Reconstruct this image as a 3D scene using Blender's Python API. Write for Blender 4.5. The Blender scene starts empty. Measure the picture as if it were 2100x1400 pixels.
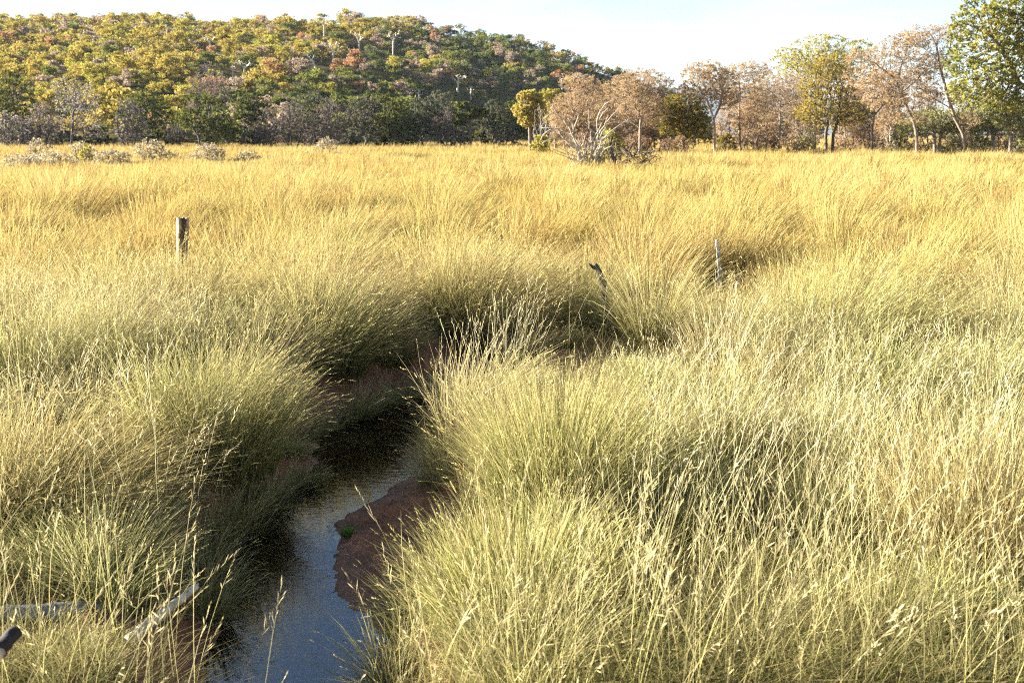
import bpy, math
import numpy as np
from mathutils import Vector

RNG = np.random.default_rng(7)
R = math.radians

# ------------------------------------------------------------------ camera
CAM_Z, PITCH, FPX = 2.5, R(11.84), 2042.0
SC = bpy.context.scene
COL = SC.collection
cam_d = bpy.data.cameras.new("camera")
cam_d.lens, cam_d.sensor_width = 35.0, 36.0
cam_d.clip_start, cam_d.clip_end = 0.1, 20000.0
cam_d.dof.use_dof = True
cam_d.dof.focus_distance = 8.0
cam_d.dof.aperture_fstop = 4.0
cam = bpy.data.objects.new("camera", cam_d)
cam.location = (0, 0, CAM_Z)
cam.rotation_euler = (R(90) - PITCH, 0, 0)
COL.objects.link(cam)
SC.camera = cam

# ------------------------------------------------------------------ sky, sun, exposure
SUN_AZ, SUN_EL = R(-73), R(17.5)          # azimuth from +Y towards +X
SKY_STRENGTH, SUN_STRENGTH, EXPOSURE = 0.035, 5.0, 2.72
w = bpy.data.worlds.new("World")
SC.world = w
w.use_nodes = True
nt = w.node_tree
nt.nodes.clear()
wo = nt.nodes.new("ShaderNodeOutputWorld")
bg = nt.nodes.new("ShaderNodeBackground")
sky = nt.nodes.new("ShaderNodeTexSky")
sky.sky_type = 'NISHITA'
sky.sun_disc = False
sky.sun_elevation = SUN_EL
sky.sun_rotation = SUN_AZ
sky.altitude = 1000
sky.air_density = 1.0
sky.dust_density = 0.15
sky.ozone_density = 1.5
# thin high cloud streaks, a property of the sky itself
tc = nt.nodes.new("ShaderNodeTexCoord")
mp = nt.nodes.new("ShaderNodeMapping")
mp.inputs['Scale'].default_value = (2.2, 2.2, 14.0)
nz = nt.nodes.new("ShaderNodeTexNoise")
nz.inputs['Scale'].default_value = 2.0
nz.inputs['Detail'].default_value = 6.0
cr = nt.nodes.new("ShaderNodeValToRGB")
cr.color_ramp.elements[0].position = 0.42
cr.color_ramp.elements[1].position = 0.75
cr.color_ramp.elements[1].color = (0.35, 0.35, 0.35, 1)
mx = nt.nodes.new("ShaderNodeMixRGB")
mx.inputs[2].default_value = (6.5, 6.8, 7.4, 1)
nt.links.new(tc.outputs['Generated'], mp.inputs['Vector'])
nt.links.new(mp.outputs[0], nz.inputs['Vector'])
nt.links.new(nz.outputs['Fac'], cr.inputs[0])
sx = nt.nodes.new("ShaderNodeSeparateXYZ")
nt.links.new(tc.outputs['Generated'], sx.inputs[0])
lowband = nt.nodes.new("ShaderNodeMapRange")          # the streaks lie low over the horizon
lowband.inputs[1].default_value = 0.12; lowband.inputs[2].default_value = 0.26
lowband.inputs[3].default_value = 1.0; lowband.inputs[4].default_value = 0.1
nt.links.new(sx.outputs['Z'], lowband.inputs[0])
mlt = nt.nodes.new("ShaderNodeMath"); mlt.operation = 'MULTIPLY'
nt.links.new(cr.outputs[0], mlt.inputs[0]); nt.links.new(lowband.outputs[0], mlt.inputs[1])
nt.links.new(mlt.outputs[0], mx.inputs[0])
nt.links.new(sky.outputs[0], mx.inputs[1])
nt.links.new(mx.outputs[0], bg.inputs[0])
bg.inputs[1].default_value = SKY_STRENGTH
nt.links.new(bg.outputs[0], wo.inputs[0])

sun_d = bpy.data.lights.new("sun", 'SUN')
sun_d.energy = SUN_STRENGTH
sun_d.angle = R(0.53)
sun_d.color = (1.0, 0.91, 0.75)
sun = bpy.data.objects.new("sun", sun_d)
SUN_DIR = Vector((math.sin(SUN_AZ) * math.cos(SUN_EL), math.cos(SUN_AZ) * math.cos(SUN_EL), math.sin(SUN_EL)))
sun.rotation_euler = SUN_DIR.to_track_quat('Z', 'Y').to_euler()
sun.location = (-30, 10, 30)
COL.objects.link(sun)

SC.view_settings.view_transform = 'Standard'
SC.view_settings.look = 'None'
SC.view_settings.exposure = EXPOSURE
SC.view_settings.gamma = 1.0
cy = SC.cycles
cy.max_bounces = 6
cy.diffuse_bounces = 3
cy.glossy_bounces = 3
cy.transmission_bounces = 4
cy.transparent_max_bounces = 8
cy.caustics_reflective = False
cy.caustics_refractive = False
cy.use_denoising = False
cy.denoiser = 'OPENIMAGEDENOISE'
cy.denoising_input_passes = 'RGB_ALBEDO_NORMAL'
cy.denoising_prefilter = 'ACCURATE'
cy.pixel_filter_type = 'BLACKMAN_HARRIS'
cy.filter_width = 1.0
cy.sample_clamp_indirect = 1.2
SC.render.use_persistent_data = False

# ------------------------------------------------------------------ picture <-> place helpers (photo is 2100 x 1400)
CP, SP = math.cos(PITCH), math.sin(PITCH)


def P(px, py, Y):
    """Point seen at photo pixel (px, py) at world distance Y."""
    v, u = (700 - py) / FPX, (px - 1050) / FPX
    dy, dz = CP + v * SP, -SP + v * CP
    t = Y / dy
    return np.array((u * t, Y, CAM_Z + dz * t))


def PZ(px, py, z=0.0):
    """Point seen at photo pixel on the level z."""
    v, u = (700 - py) / FPX, (px - 1050) / FPX
    dy, dz = CP + v * SP, -SP + v * CP
    t = (z - CAM_Z) / dz
    return np.array((u * t, dy * t, z))


def pix(x, y, z):
    dep = y * CP - (z - CAM_Z) * SP
    up = y * SP + (z - CAM_Z) * CP
    return 1050 + FPX * x / dep, 700 - FPX * up / dep


def smooth(a, b, x):
    t = np.clip((x - a) / (b - a), 0, 1)
    return t * t * (3 - 2 * t)


def snoise(x, y, s, seed=0):
    """Cheap smooth noise in about -1..1, feature size s."""
    r = np.random.default_rng(seed + 991)
    out = 0
    for i in range(7):
        a = r.uniform(0, 2 * math.pi)
        f = 2 * math.pi / s * r.uniform(0.55, 1.5)
        out = out + np.sin((x * math.cos(a) + y * math.sin(a)) * f + r.uniform(0, 6.28) + 1.3 * np.sin((x * math.sin(a) - y * math.cos(a)) * f * 0.6 + i))
    return out / 3.6


def resample(pts, step):
    pts = np.asarray(pts, float)
    seg = np.linalg.norm(np.diff(pts, axis=0), axis=1)
    s = np.concatenate([[0], np.cumsum(seg)])
    n = max(2, int(s[-1] / step) + 1)
    t = np.linspace(0, s[-1], n)
    return np.stack([np.interp(t, s, pts[:, i]) for i in range(3)], 1)


def poly_sd(px, py, poly):
    """Signed distance to a polygon (negative inside)."""
    d = np.full(px.shape, 1e9)
    inside = np.zeros(px.shape, bool)
    n = len(poly)
    for i in range(n):
        ax, ay = poly[i]
        bx, by = poly[(i + 1) % n]
        ex, ey = bx - ax, by - ay
        t = np.clip(((px - ax) * ex + (py - ay) * ey) / (ex * ex + ey * ey + 1e-12), 0, 1)
        d = np.minimum(d, np.hypot(px - ax - t * ex, py - ay - t * ey))
        c = ((ay > py) != (by > py)) & (px < (bx - ax) * (py - ay) / (by - ay + 1e-12) + ax)
        inside ^= c
    return np.where(inside, -d, d)


# ------------------------------------------------------------------ objects
def tag(o, label=None, cat=None, group=None, kind=None):
    if label: o['label'] = label
    if cat: o['category'] = cat
    if group: o['group'] = group
    if kind: o['kind'] = kind
    return o


def link(name, data, parent=None, loc=None):
    o = bpy.data.objects.new(name, data)
    COL.objects.link(o)
    if parent is not None: o.parent = parent
    if loc is not None: o.location = loc
    return o


def empty(name, loc):
    o = link(name, None, None, tuple(loc))
    o.empty_display_size = 0.3
    return o


def make_mesh(name, verts, quads=None, tris=None, col=None, mats=(), midx=None, smooth_shade=False):
    me = bpy.data.meshes.new(name)
    verts = np.asarray(verts, np.float32)
    quads = np.zeros((0, 4), np.int32) if quads is None else np.asarray(quads, np.int32).reshape(-1, 4)
    tris = np.zeros((0, 3), np.int32) if tris is None else np.asarray(tris, np.int32).reshape(-1, 3)
    nq, ntr = len(quads), len(tris)
    me.vertices.add(len(verts))
    me.vertices.foreach_set("co", verts.ravel())
    loops = np.concatenate([quads.ravel(), tris.ravel()])
    me.loops.add(len(loops))
    me.loops.foreach_set("vertex_index", loops)
    me.polygons.add(nq + ntr)
    st = np.concatenate([np.arange(nq) * 4, nq * 4 + np.arange(ntr) * 3]).astype(np.int32)
    me.polygons.foreach_set("loop_start", st)
    if midx is not None:
        me.polygons.foreach_set("material_index", np.asarray(midx, np.int32))
    me.polygons.foreach_set("use_smooth", np.full(nq + ntr, smooth_shade))
    if col is not None:
        at = me.color_attributes.new("Col", 'FLOAT_COLOR', 'POINT')
        c = np.ones((len(verts), 4), np.float32)
        c[:, :3] = col
        at.data.foreach_set("color", c.ravel())
    for m in mats: me.materials.append(m)
    me.update(calc_edges=True)
    return me


class Acc:
    """Collects pieces of one mesh."""
    def __init__(s): s.v, s.q, s.t, s.c, s.n = [], [], [], [], 0
    def add(s, v, q=None, t=None, c=None):
        v = np.asarray(v, np.float32).reshape(-1, 3)
        if q is not None and len(q): s.q.append(np.asarray(q, np.int64).reshape(-1, 4) + s.n)
        if t is not None and len(t): s.t.append(np.asarray(t, np.int64).reshape(-1, 3) + s.n)
        s.c.append(np.broadcast_to(np.asarray(c if c is not None else (1, 1, 1), np.float32), v.shape))
        s.v.append(v); s.n += len(v)
    def mesh(s, name, mats, smooth_shade=False):
        v = np.concatenate(s.v); c = np.concatenate(s.c)
        q = np.concatenate(s.q) if s.q else None
        t = np.concatenate(s.t) if s.t else None
        return make_mesh(name, v, q, t, c, mats, None, smooth_shade)


# ------------------------------------------------------------------ materials
def mat(name):
    m = bpy.data.materials.new(name)
    m.use_nodes = True
    n = m.node_tree
    n.nodes.clear()
    out = n.nodes.new("ShaderNodeOutputMaterial")
    return m, n, out


def leaf_mat(name, transl, gloss=0.0):
    m, n, out = mat(name)
    a = n.nodes.new("ShaderNodeAttribute"); a.attribute_name = "Col"
    d = n.nodes.new("ShaderNodeBsdfDiffuse")
    t = n.nodes.new("ShaderNodeBsdfTranslucent")
    mxs = n.nodes.new("ShaderNodeMixShader"); mxs.inputs[0].default_value = transl
    n.links.new(a.outputs['Color'], d.inputs[0]); n.links.new(a.outputs['Color'], t.inputs[0])
    n.links.new(d.outputs[0], mxs.inputs[1]); n.links.new(t.outputs[0], mxs.inputs[2])
    last = mxs
    if gloss:
        g = n.nodes.new("ShaderNodeBsdfGlossy"); g.inputs['Roughness'].default_value = 0.4
        g.inputs[0].default_value = (0.9, 0.85, 0.75, 1)
        m2 = n.nodes.new("ShaderNodeMixShader"); m2.inputs[0].default_value = gloss
        n.links.new(mxs.outputs[0], m2.inputs[1]); n.links.new(g.outputs[0], m2.inputs[2])
        last = m2
    n.links.new(last.outputs[0], out.inputs[0])
    return m


def bark_mat(name, scale=14.0, contrast=0.55, rough=0.9):
    """Vertex colour broken up by streaky noise, with bump."""
    m, n, out = mat(name)
    a = n.nodes.new("ShaderNodeAttribute"); a.attribute_name = "Col"
    tcn = n.nodes.new("ShaderNodeTexCoord")
    mpn = n.nodes.new("ShaderNodeMapping"); mpn.inputs['Scale'].default_value = (1, 1, 0.25)
    nzn = n.nodes.new("ShaderNodeTexNoise"); nzn.inputs['Scale'].default_value = scale; nzn.inputs['Detail'].default_value = 8
    rmp = n.nodes.new("ShaderNodeMapRange")
    rmp.inputs[1].default_value = 0.3; rmp.inputs[2].default_value = 0.7
    rmp.inputs[3].default_value = 1 - contrast; rmp.inputs[4].default_value = 1 + contrast * 0.5
    mul = n.nodes.new("ShaderNodeVectorMath"); mul.operation = 'SCALE'
    b = n.nodes.new("ShaderNodeBsdfPrincipled"); b.inputs['Roughness'].default_value = rough
    bp = n.nodes.new("ShaderNodeBump"); bp.inputs['Strength'].default_value = 0.6; bp.inputs['Distance'].default_value = 0.02
    n.links.new(tcn.outputs['Object'], mpn.inputs[0]); n.links.new(mpn.outputs[0], nzn.inputs[0])
    n.links.new(nzn.outputs['Fac'], rmp.inputs[0])
    n.links.new(a.outputs['Color'], mul.inputs[0]); n.links.new(rmp.outputs[0], mul.inputs['Scale'])
    n.links.new(mul.outputs[0], b.inputs['Base Color'])
    n.links.new(nzn.outputs['Fac'], bp.inputs['Height']); n.links.new(bp.outputs[0], b.inputs['Normal'])
    n.links.new(b.outputs[0], out.inputs[0])
    return m


M_GRASS = leaf_mat("grass_blade", 0.34, 0.0)
M_LEAF = leaf_mat("leaf", 0.42, 0.0)
M_BARK = bark_mat("bark")
M_WOOD = bark_mat("weathered_wood", 30.0, 0.6)


def ground_mat():
    m, n, out = mat("savanna_soil")
    N, L = n.nodes.new, n.links.new
    geo = N("ShaderNodeNewGeometry")
    sep = N("ShaderNodeSeparateXYZ"); L(geo.outputs['Position'], sep.inputs[0])
    n1 = N("ShaderNodeTexNoise"); n1.inputs['Scale'].default_value = 5.0; n1.inputs['Detail'].default_value = 10; n1.inputs['Roughness'].default_value = 0.7
    L(geo.outputs['Position'], n1.inputs['Vector'])
    n2 = N("ShaderNodeTexNoise"); n2.inputs['Scale'].default_value = 45.0; n2.inputs['Detail'].default_value = 6
    L(geo.outputs['Position'], n2.inputs['Vector'])
    soil = N("ShaderNodeValToRGB")
    e = soil.color_ramp.elements
    e[0].position, e[0].color = 0.3, (0.20, 0.088, 0.052, 1)
    e[1].position, e[1].color = 0.72, (0.44, 0.22, 0.13, 1)
    L(n1.outputs['Fac'], soil.inputs[0])
    straw = N("ShaderNodeValToRGB")
    e = straw.color_ramp.elements
    e[0].position, e[0].color = 0.3, (0.13, 0.10, 0.045, 1)
    e[1].position, e[1].color = 0.7, (0.42, 0.31, 0.14, 1)
    L(n2.outputs['Fac'], straw.inputs[0])
    at = N("ShaderNodeAttribute"); at.attribute_name = "Col"        # red: how much litter lies on the soil
    sc = N("ShaderNodeSeparateColor"); L(at.outputs['Color'], sc.inputs[0])
    mixc = N("ShaderNodeMixRGB")
    L(sc.outputs[0], mixc.inputs[0]); L(soil.outputs[0], mixc.inputs[1]); L(straw.outputs[0], mixc.inputs[2])
    wet = N("ShaderNodeMapRange"); L(sep.outputs['Z'], wet.inputs[0])
    wet.inputs[1].default_value = 0.015; wet.inputs[2].default_value = 0.10; wet.inputs[3].default_value = 0.75; wet.inputs[4].default_value = 1.0
    wm = N("ShaderNodeVectorMath"); wm.operation = 'SCALE'
    L(mixc.outputs[0], wm.inputs[0]); L(wet.outputs[0], wm.inputs['Scale'])
    rg = N("ShaderNodeMapRange"); L(sep.outputs['Z'], rg.inputs[0])
    rg.inputs[1].default_value = 0.01; rg.inputs[2].default_value = 0.07; rg.inputs[3].default_value = 0.35; rg.inputs[4].default_value = 0.95
    b = N("ShaderNodeBsdfPrincipled")
    L(wm.outputs[0], b.inputs['Base Color']); L(rg.outputs[0], b.inputs['Roughness'])
    bp = N("ShaderNodeBump"); bp.inputs['Strength'].default_value = 0.9; bp.inputs['Distance'].default_value = 0.03
    n3 = N("ShaderNodeTexNoise"); n3.inputs['Scale'].default_value = 22.0; n3.inputs['Detail'].default_value = 10; n3.inputs['Roughness'].default_value = 0.75
    L(geo.outputs['Position'], n3.inputs['Vector'])
    L(n3.outputs['Fac'], bp.inputs['Height']); L(bp.outputs[0], b.inputs['Normal'])
    L(b.outputs[0], out.inputs[0])
    return m


def water_mat():
    m, n, out = mat("stream_water")
    N, L = n.nodes.new, n.links.new
    geo = N("ShaderNodeNewGeometry")
    mpn = N("ShaderNodeMapping"); mpn.inputs['Scale'].default_value = (1.0, 2.2, 1.0); mpn.inputs['Rotation'].default_value = (0, 0, 0.5)
    L(geo.outputs['Position'], mpn.inputs[0])
    nzn = N("ShaderNodeTexNoise"); nzn.inputs['Scale'].default_value = 9.0; nzn.inputs['Detail'].default_value = 3
    L(mpn.outputs[0], nzn.inputs['Vector'])
    bp = N("ShaderNodeBump"); bp.inputs['Strength'].default_value = 0.06; bp.inputs['Distance'].default_value = 0.02
    L(nzn.outputs['Fac'], bp.inputs['Height'])
    fr = N("ShaderNodeFresnel"); fr.inputs['IOR'].default_value = 2.5; L(bp.outputs[0], fr.inputs['Normal'])
    tr = N("ShaderNodeBsdfTransparent"); tr.inputs[0].default_value = (0.86, 0.68, 0.52, 1)
    gl = N("ShaderNodeBsdfGlossy"); gl.inputs['Roughness'].default_value = 0.02; L(bp.outputs[0], gl.inputs['Normal'])
    mxs = N("ShaderNodeMixShader")
    L(fr.outputs[0], mxs.inputs[0]); L(tr.outputs[0], mxs.inputs[1]); L(gl.outputs[0], mxs.inputs[2])
    L(mxs.outputs[0], out.inputs[0])
    return m


M_GROUND, M_WATER = ground_mat(), water_mat()

# ------------------------------------------------------------------ the stream's outline (water level z = 0)
WL = [(430, 1720), (430, 1560), (435, 1400), (425, 1250), (450, 1150), (475, 1085), (560, 1032), (625, 990), (652, 940), (640, 905), (690, 868), (745, 838), (800, 818), (880, 800), (950, 786), (1040, 762), (1100, 748)]
WR = [(1110, 756), (1050, 786), (985, 815), (945, 845), (915, 885), (885, 935), (855, 972), (815, 1005), (740, 1040), (685, 1082), (680, 1120), (695, 1185), (765, 1285), (800, 1400), (830, 1560), (860, 1720)]
STREAM = [tuple(PZ(x, y)[:2]) for x, y in WL + WR]
MUDS = [[tuple(PZ(x, y, 0.05)[:2]) for x, y in poly] for poly in (
    [(672, 1095), (735, 1035), (820, 990), (900, 940), (930, 990), (900, 1080), (880, 1180), (850, 1260), (770, 1240), (690, 1180)],
    [(600, 905), (660, 860), (720, 828), (830, 800), (900, 790), (860, 815), (745, 850), (740, 885), (660, 915)],
    [(880, 900), (930, 840), (1010, 815), (1060, 830), (990, 890), (930, 930)])]


def stream_sd(x, y):
    return poly_sd(x, y, STREAM)


def mud_sd(x, y):
    d = np.full(np.shape(x), 1e9)
    for p in MUDS: d = np.minimum(d, poly_sd(x, y, p))
    return d


# skyline of the wooded hill: photo column -> photo row of the crest, crest distance, foot distance
HC = np.array([(-3000, 60, 520, 200), (-1500, 30, 470, 185), (0, 27, 430, 165), (200, 28, 430, 158), (340, 32, 430, 152), (450, 37, 430, 150), (600, 32, 430, 152), (750, 30, 425, 168), (870, 38, 415, 195), (950, 48, 405, 215), (1000, 62, 398, 228), (1100, 76, 384, 248), (1150, 93, 376, 256), (1200, 112, 368, 263), (1260, 134, 358, 270), (1300, 155, 352, 275), (1350, 182, 344, 280), (1400, 205, 336, 285), (1460, 245, 330, 290), (1520, 285, 325, 295), (6000, 290, 325, 295)], float)


def hill_h(x, y):
    yy = np.maximum(y, 1.0)
    c = 1050 + FPX * x / (yy * CP)
    rows = np.interp(c, HC[:, 0], HC[:, 1])
    dc = np.interp(c, HC[:, 0], HC[:, 2])
    df = np.interp(c, HC[:, 0], HC[:, 3])
    v = (700 - rows) / FPX
    e = (-SP + v * CP) / (CP + v * SP)
    H = np.maximum(CAM_Z + dc * e - 4.8, 0)
    t = (y - df) / (dc - df)
    up = np.clip(t, 0, 1)
    h = H * (up ** 1.05 * (1 - 0.12 * up) / 0.88)
    h = h * np.where(t > 1, 1 - 0.10 * smooth(1, 3.5, t), 1)
    h = h + np.clip(up * 4, 0, 1) * np.clip(H / 12, 0, 1) * (1.3 * snoise(x, y, 60, 3) + 0.6 * snoise(x, y, 24, 4))
    return np.where(y > 60, np.maximum(h, -0.4), 0)


def ground_z(x, y):
    x, y = np.asarray(x, float), np.asarray(y, float)
    z = 0.30 + 0.05 * snoise(x, y, 3.0, 1) + 0.10 * snoise(x, y, 14.0, 2)
    near = (np.abs(x) < 16) & (y > -4) & (y < 24)
    if near.any():
        xs, ys = x[near], y[near]
        sd, md = stream_sd(xs, ys), mud_sd(xs, ys)
        jag = 0.05 * snoise(xs, ys, 0.5, 5) + 0.03 * snoise(xs, ys, 0.19, 6)
        sd = sd + jag
        bank = smooth(0.0, 0.55, sd)
        bank = bank * smooth(-0.05, 0.45, md)
        rough = 0.030 * snoise(xs, ys, 0.24, 8) + 0.024 * np.abs(snoise(xs, ys, 0.11, 9)) + 0.016 * snoise(xs, ys, 0.06, 10)
        zz = np.where(sd > 0, 0.012 + smooth(0, 0.25, sd) * (0.045 + rough), 0)
        zz = zz + bank * (z[near] - 0.06)
        bed = -0.004 - 0.16 * smooth(0, 0.45, -sd) + 0.13 * smooth(7.0, 8.2, ys) * smooth(0, 0.4, -sd)
        zz = np.where(sd > 0, zz, bed)
        z = z.copy(); z[near] = zz
    return z


def build_ground():
    def axis(core0, core1, step, lo, hi, grow=1.11):
        a = list(np.arange(core0, core1, step))
        s = step
        while a[-1] < hi: s *= grow; a.append(a[-1] + s)
        b, s = [core0], step
        while b[-1] > lo: s *= grow; b.append(b[-1] - s)
        return np.array(b[:0:-1] + a)
    xs = axis(-2.6, 1.2, 0.028, -4000, 4000)
    ys = axis(3.2, 9.8, 0.028, -300, 6000)
    X, Y = np.meshgrid(xs, ys)
    shp = X.shape
    Z = ground_z(X.ravel(), Y.ravel())
    Z = Z - smooth(700, 4000, np.hypot(X.ravel(), Y.ravel())) * 3
    V = np.stack([X.ravel(), Y.ravel(), Z], 1)
    i = np.arange(shp[0] * shp[1]).reshape(shp)
    q = np.stack([i[:-1, :-1], i[:-1, 1:], i[1:, 1:], i[1:, :-1]], -1).reshape(-1, 4)
    md = np.full(len(V), 9.0); sdv = np.full(len(V), 9.0)
    near = (np.abs(V[:, 0]) < 16) & (V[:, 1] > -4) & (V[:, 1] < 24)
    md[near] = mud_sd(V[near, 0], V[near, 1]); sdv[near] = stream_sd(V[near, 0], V[near, 1])
    lit = smooth(0.0, 0.5, md) * smooth(0.2, 0.9, sdv)
    lit = lit * (0.45 + 0.35 * smooth(10, 25, V[:, 1]) + 0.2 * snoise(V[:, 0], V[:, 1], 1.3, 12))
    c = np.stack([np.clip(lit, 0, 1)] * 3, 1)
    o = link("ground", make_mesh("ground", V, q, None, c, [M_GROUND], None, True))
    tag(o, kind='structure')
    # water sheet: a little wider than the stream, cut off by its banks
    cx = np.array(STREAM)
    x0, x1, y0, y1 = cx[:, 0].min() - 0.2, cx[:, 0].max() + 0.2, cx[:, 1].min(), cx[:, 1].max() + 0.2
    gx, gy = np.arange(x0, x1, 0.1), np.arange(y0, y1, 0.1)
    GX, GY = np.meshgrid(gx, gy)
    keep = (stream_sd(GX, GY) < 0.22)
    i = np.arange(GX.size).reshape(GX.shape)
    q = np.stack([i[:-1, :-1], i[:-1, 1:], i[1:, 1:], i[1:, :-1]], -1)
    k = keep[:-1, :-1] & keep[:-1, 1:] & keep[1:, 1:] & keep[1:, :-1]
    q = q[k]
    used = np.unique(q)
    remap = -np.ones(GX.size, int); remap[used] = np.arange(len(used))
    V = np.stack([GX.ravel(), GY.ravel(), np.zeros(GX.size)], 1)[used]
    tag(link("stream_water", make_mesh("stream_water", V, remap[q], None, None, [M_WATER], None, True)), kind='structure')


build_ground()


def build_hill():
    c = np.concatenate([np.linspace(-3000, -200, 40), np.arange(-150, 1560, 16)])
    ys = np.concatenate([np.arange(140, 440, 6), np.arange(450, 900, 30)])
    CC, YY = np.meshgrid(c, ys)
    X = (CC - 1050) / FPX * YY * CP
    Z = hill_h(X, YY) + 0.26
    Z = np.where(YY > 880, -1, Z)
    Z[hill_h(X, YY) < 0.05] = -0.6
    i = np.arange(CC.size).reshape(CC.shape)
    q = np.stack([i[:-1, :-1], i[:-1, 1:], i[1:, 1:], i[1:, :-1]], -1).reshape(-1, 4)
    m, n, out = mat("hill_soil")
    b = n.nodes.new("ShaderNodeBsdfDiffuse")
    nz_ = n.nodes.new("ShaderNodeTexNoise"); nz_.inputs['Scale'].default_value = 0.35; nz_.inputs['Detail'].default_value = 8
    g_ = n.nodes.new("ShaderNodeNewGeometry")
    rp = n.nodes.new("ShaderNodeValToRGB")
    rp.color_ramp.elements[0].position = 0.35; rp.color_ramp.elements[0].color = (0.06, 0.052, 0.022, 1)
    rp.color_ramp.elements[1].position = 0.7; rp.color_ramp.elements[1].color = (0.14, 0.12, 0.05, 1)
    n.links.new(g_.outputs['Position'], nz_.inputs['Vector']); n.links.new(nz_.outputs['Fac'], rp.inputs[0])
    n.links.new(rp.outputs[0], b.inputs[0]); n.links.new(b.outputs[0], out.inputs[0])
    tag(link("hill", make_mesh("hill", np.stack([X.ravel(), YY.ravel(), Z.ravel()], 1), q, None, None, [m], None, True)), kind='structure')
    # a far ridge seen through the gap between the hill and the right-hand trees
    xs = np.linspace(-2000, 6000, 160)
    rows = []
    for yy, f in ((5300, 0.0), (5600, 0.5), (6000, 1.0), (6400, 0.9), (7000, 0.0)):
        prof = 262 + 16 * np.sin(xs / 610.0 + 1.0) + 9 * np.sin(xs / 197.0)
        prof = prof * smooth(-1900, -200, xs) * (1 - smooth(1300, 3200, xs))
        rows.append(np.stack([xs, np.full_like(xs, yy), prof * f - 4], 1))
    V = np.concatenate(rows)
    i = np.arange(len(V)).reshape(len(rows), -1)
    q = np.stack([i[:-1, :-1], i[:-1, 1:], i[1:, 1:], i[1:, :-1]], -1).reshape(-1, 4)
    m2, n, out = mat("far_bush")
    b = n.nodes.new("ShaderNodeBsdfDiffuse")
    nz_ = n.nodes.new("ShaderNodeTexNoise"); nz_.inputs['Scale'].default_value = 0.06; nz_.inputs['Detail'].default_value = 8
    g_ = n.nodes.new("ShaderNodeNewGeometry")
    rp = n.nodes.new("ShaderNodeValToRGB")
    rp.color_ramp.elements[0].color = (0.03, 0.045, 0.02, 1); rp.color_ramp.elements[1].color = (0.09, 0.10, 0.04, 1)
    n.links.new(g_.outputs['Position'], nz_.inputs['Vector']); n.links.new(nz_.outputs['Fac'], rp.inputs[0])
    n.links.new(rp.outputs[0], b.inputs[0]); n.links.new(b.outputs[0], out.inputs[0])
    tag(link("distant_hills", make_mesh("distant_hills", V, q, None, None, [m2], None, True)), kind='structure')


build_hill()

# ------------------------------------------------------------------ grass blades
WIND = np.array((0.30, -0.06, 0.0))


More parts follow.
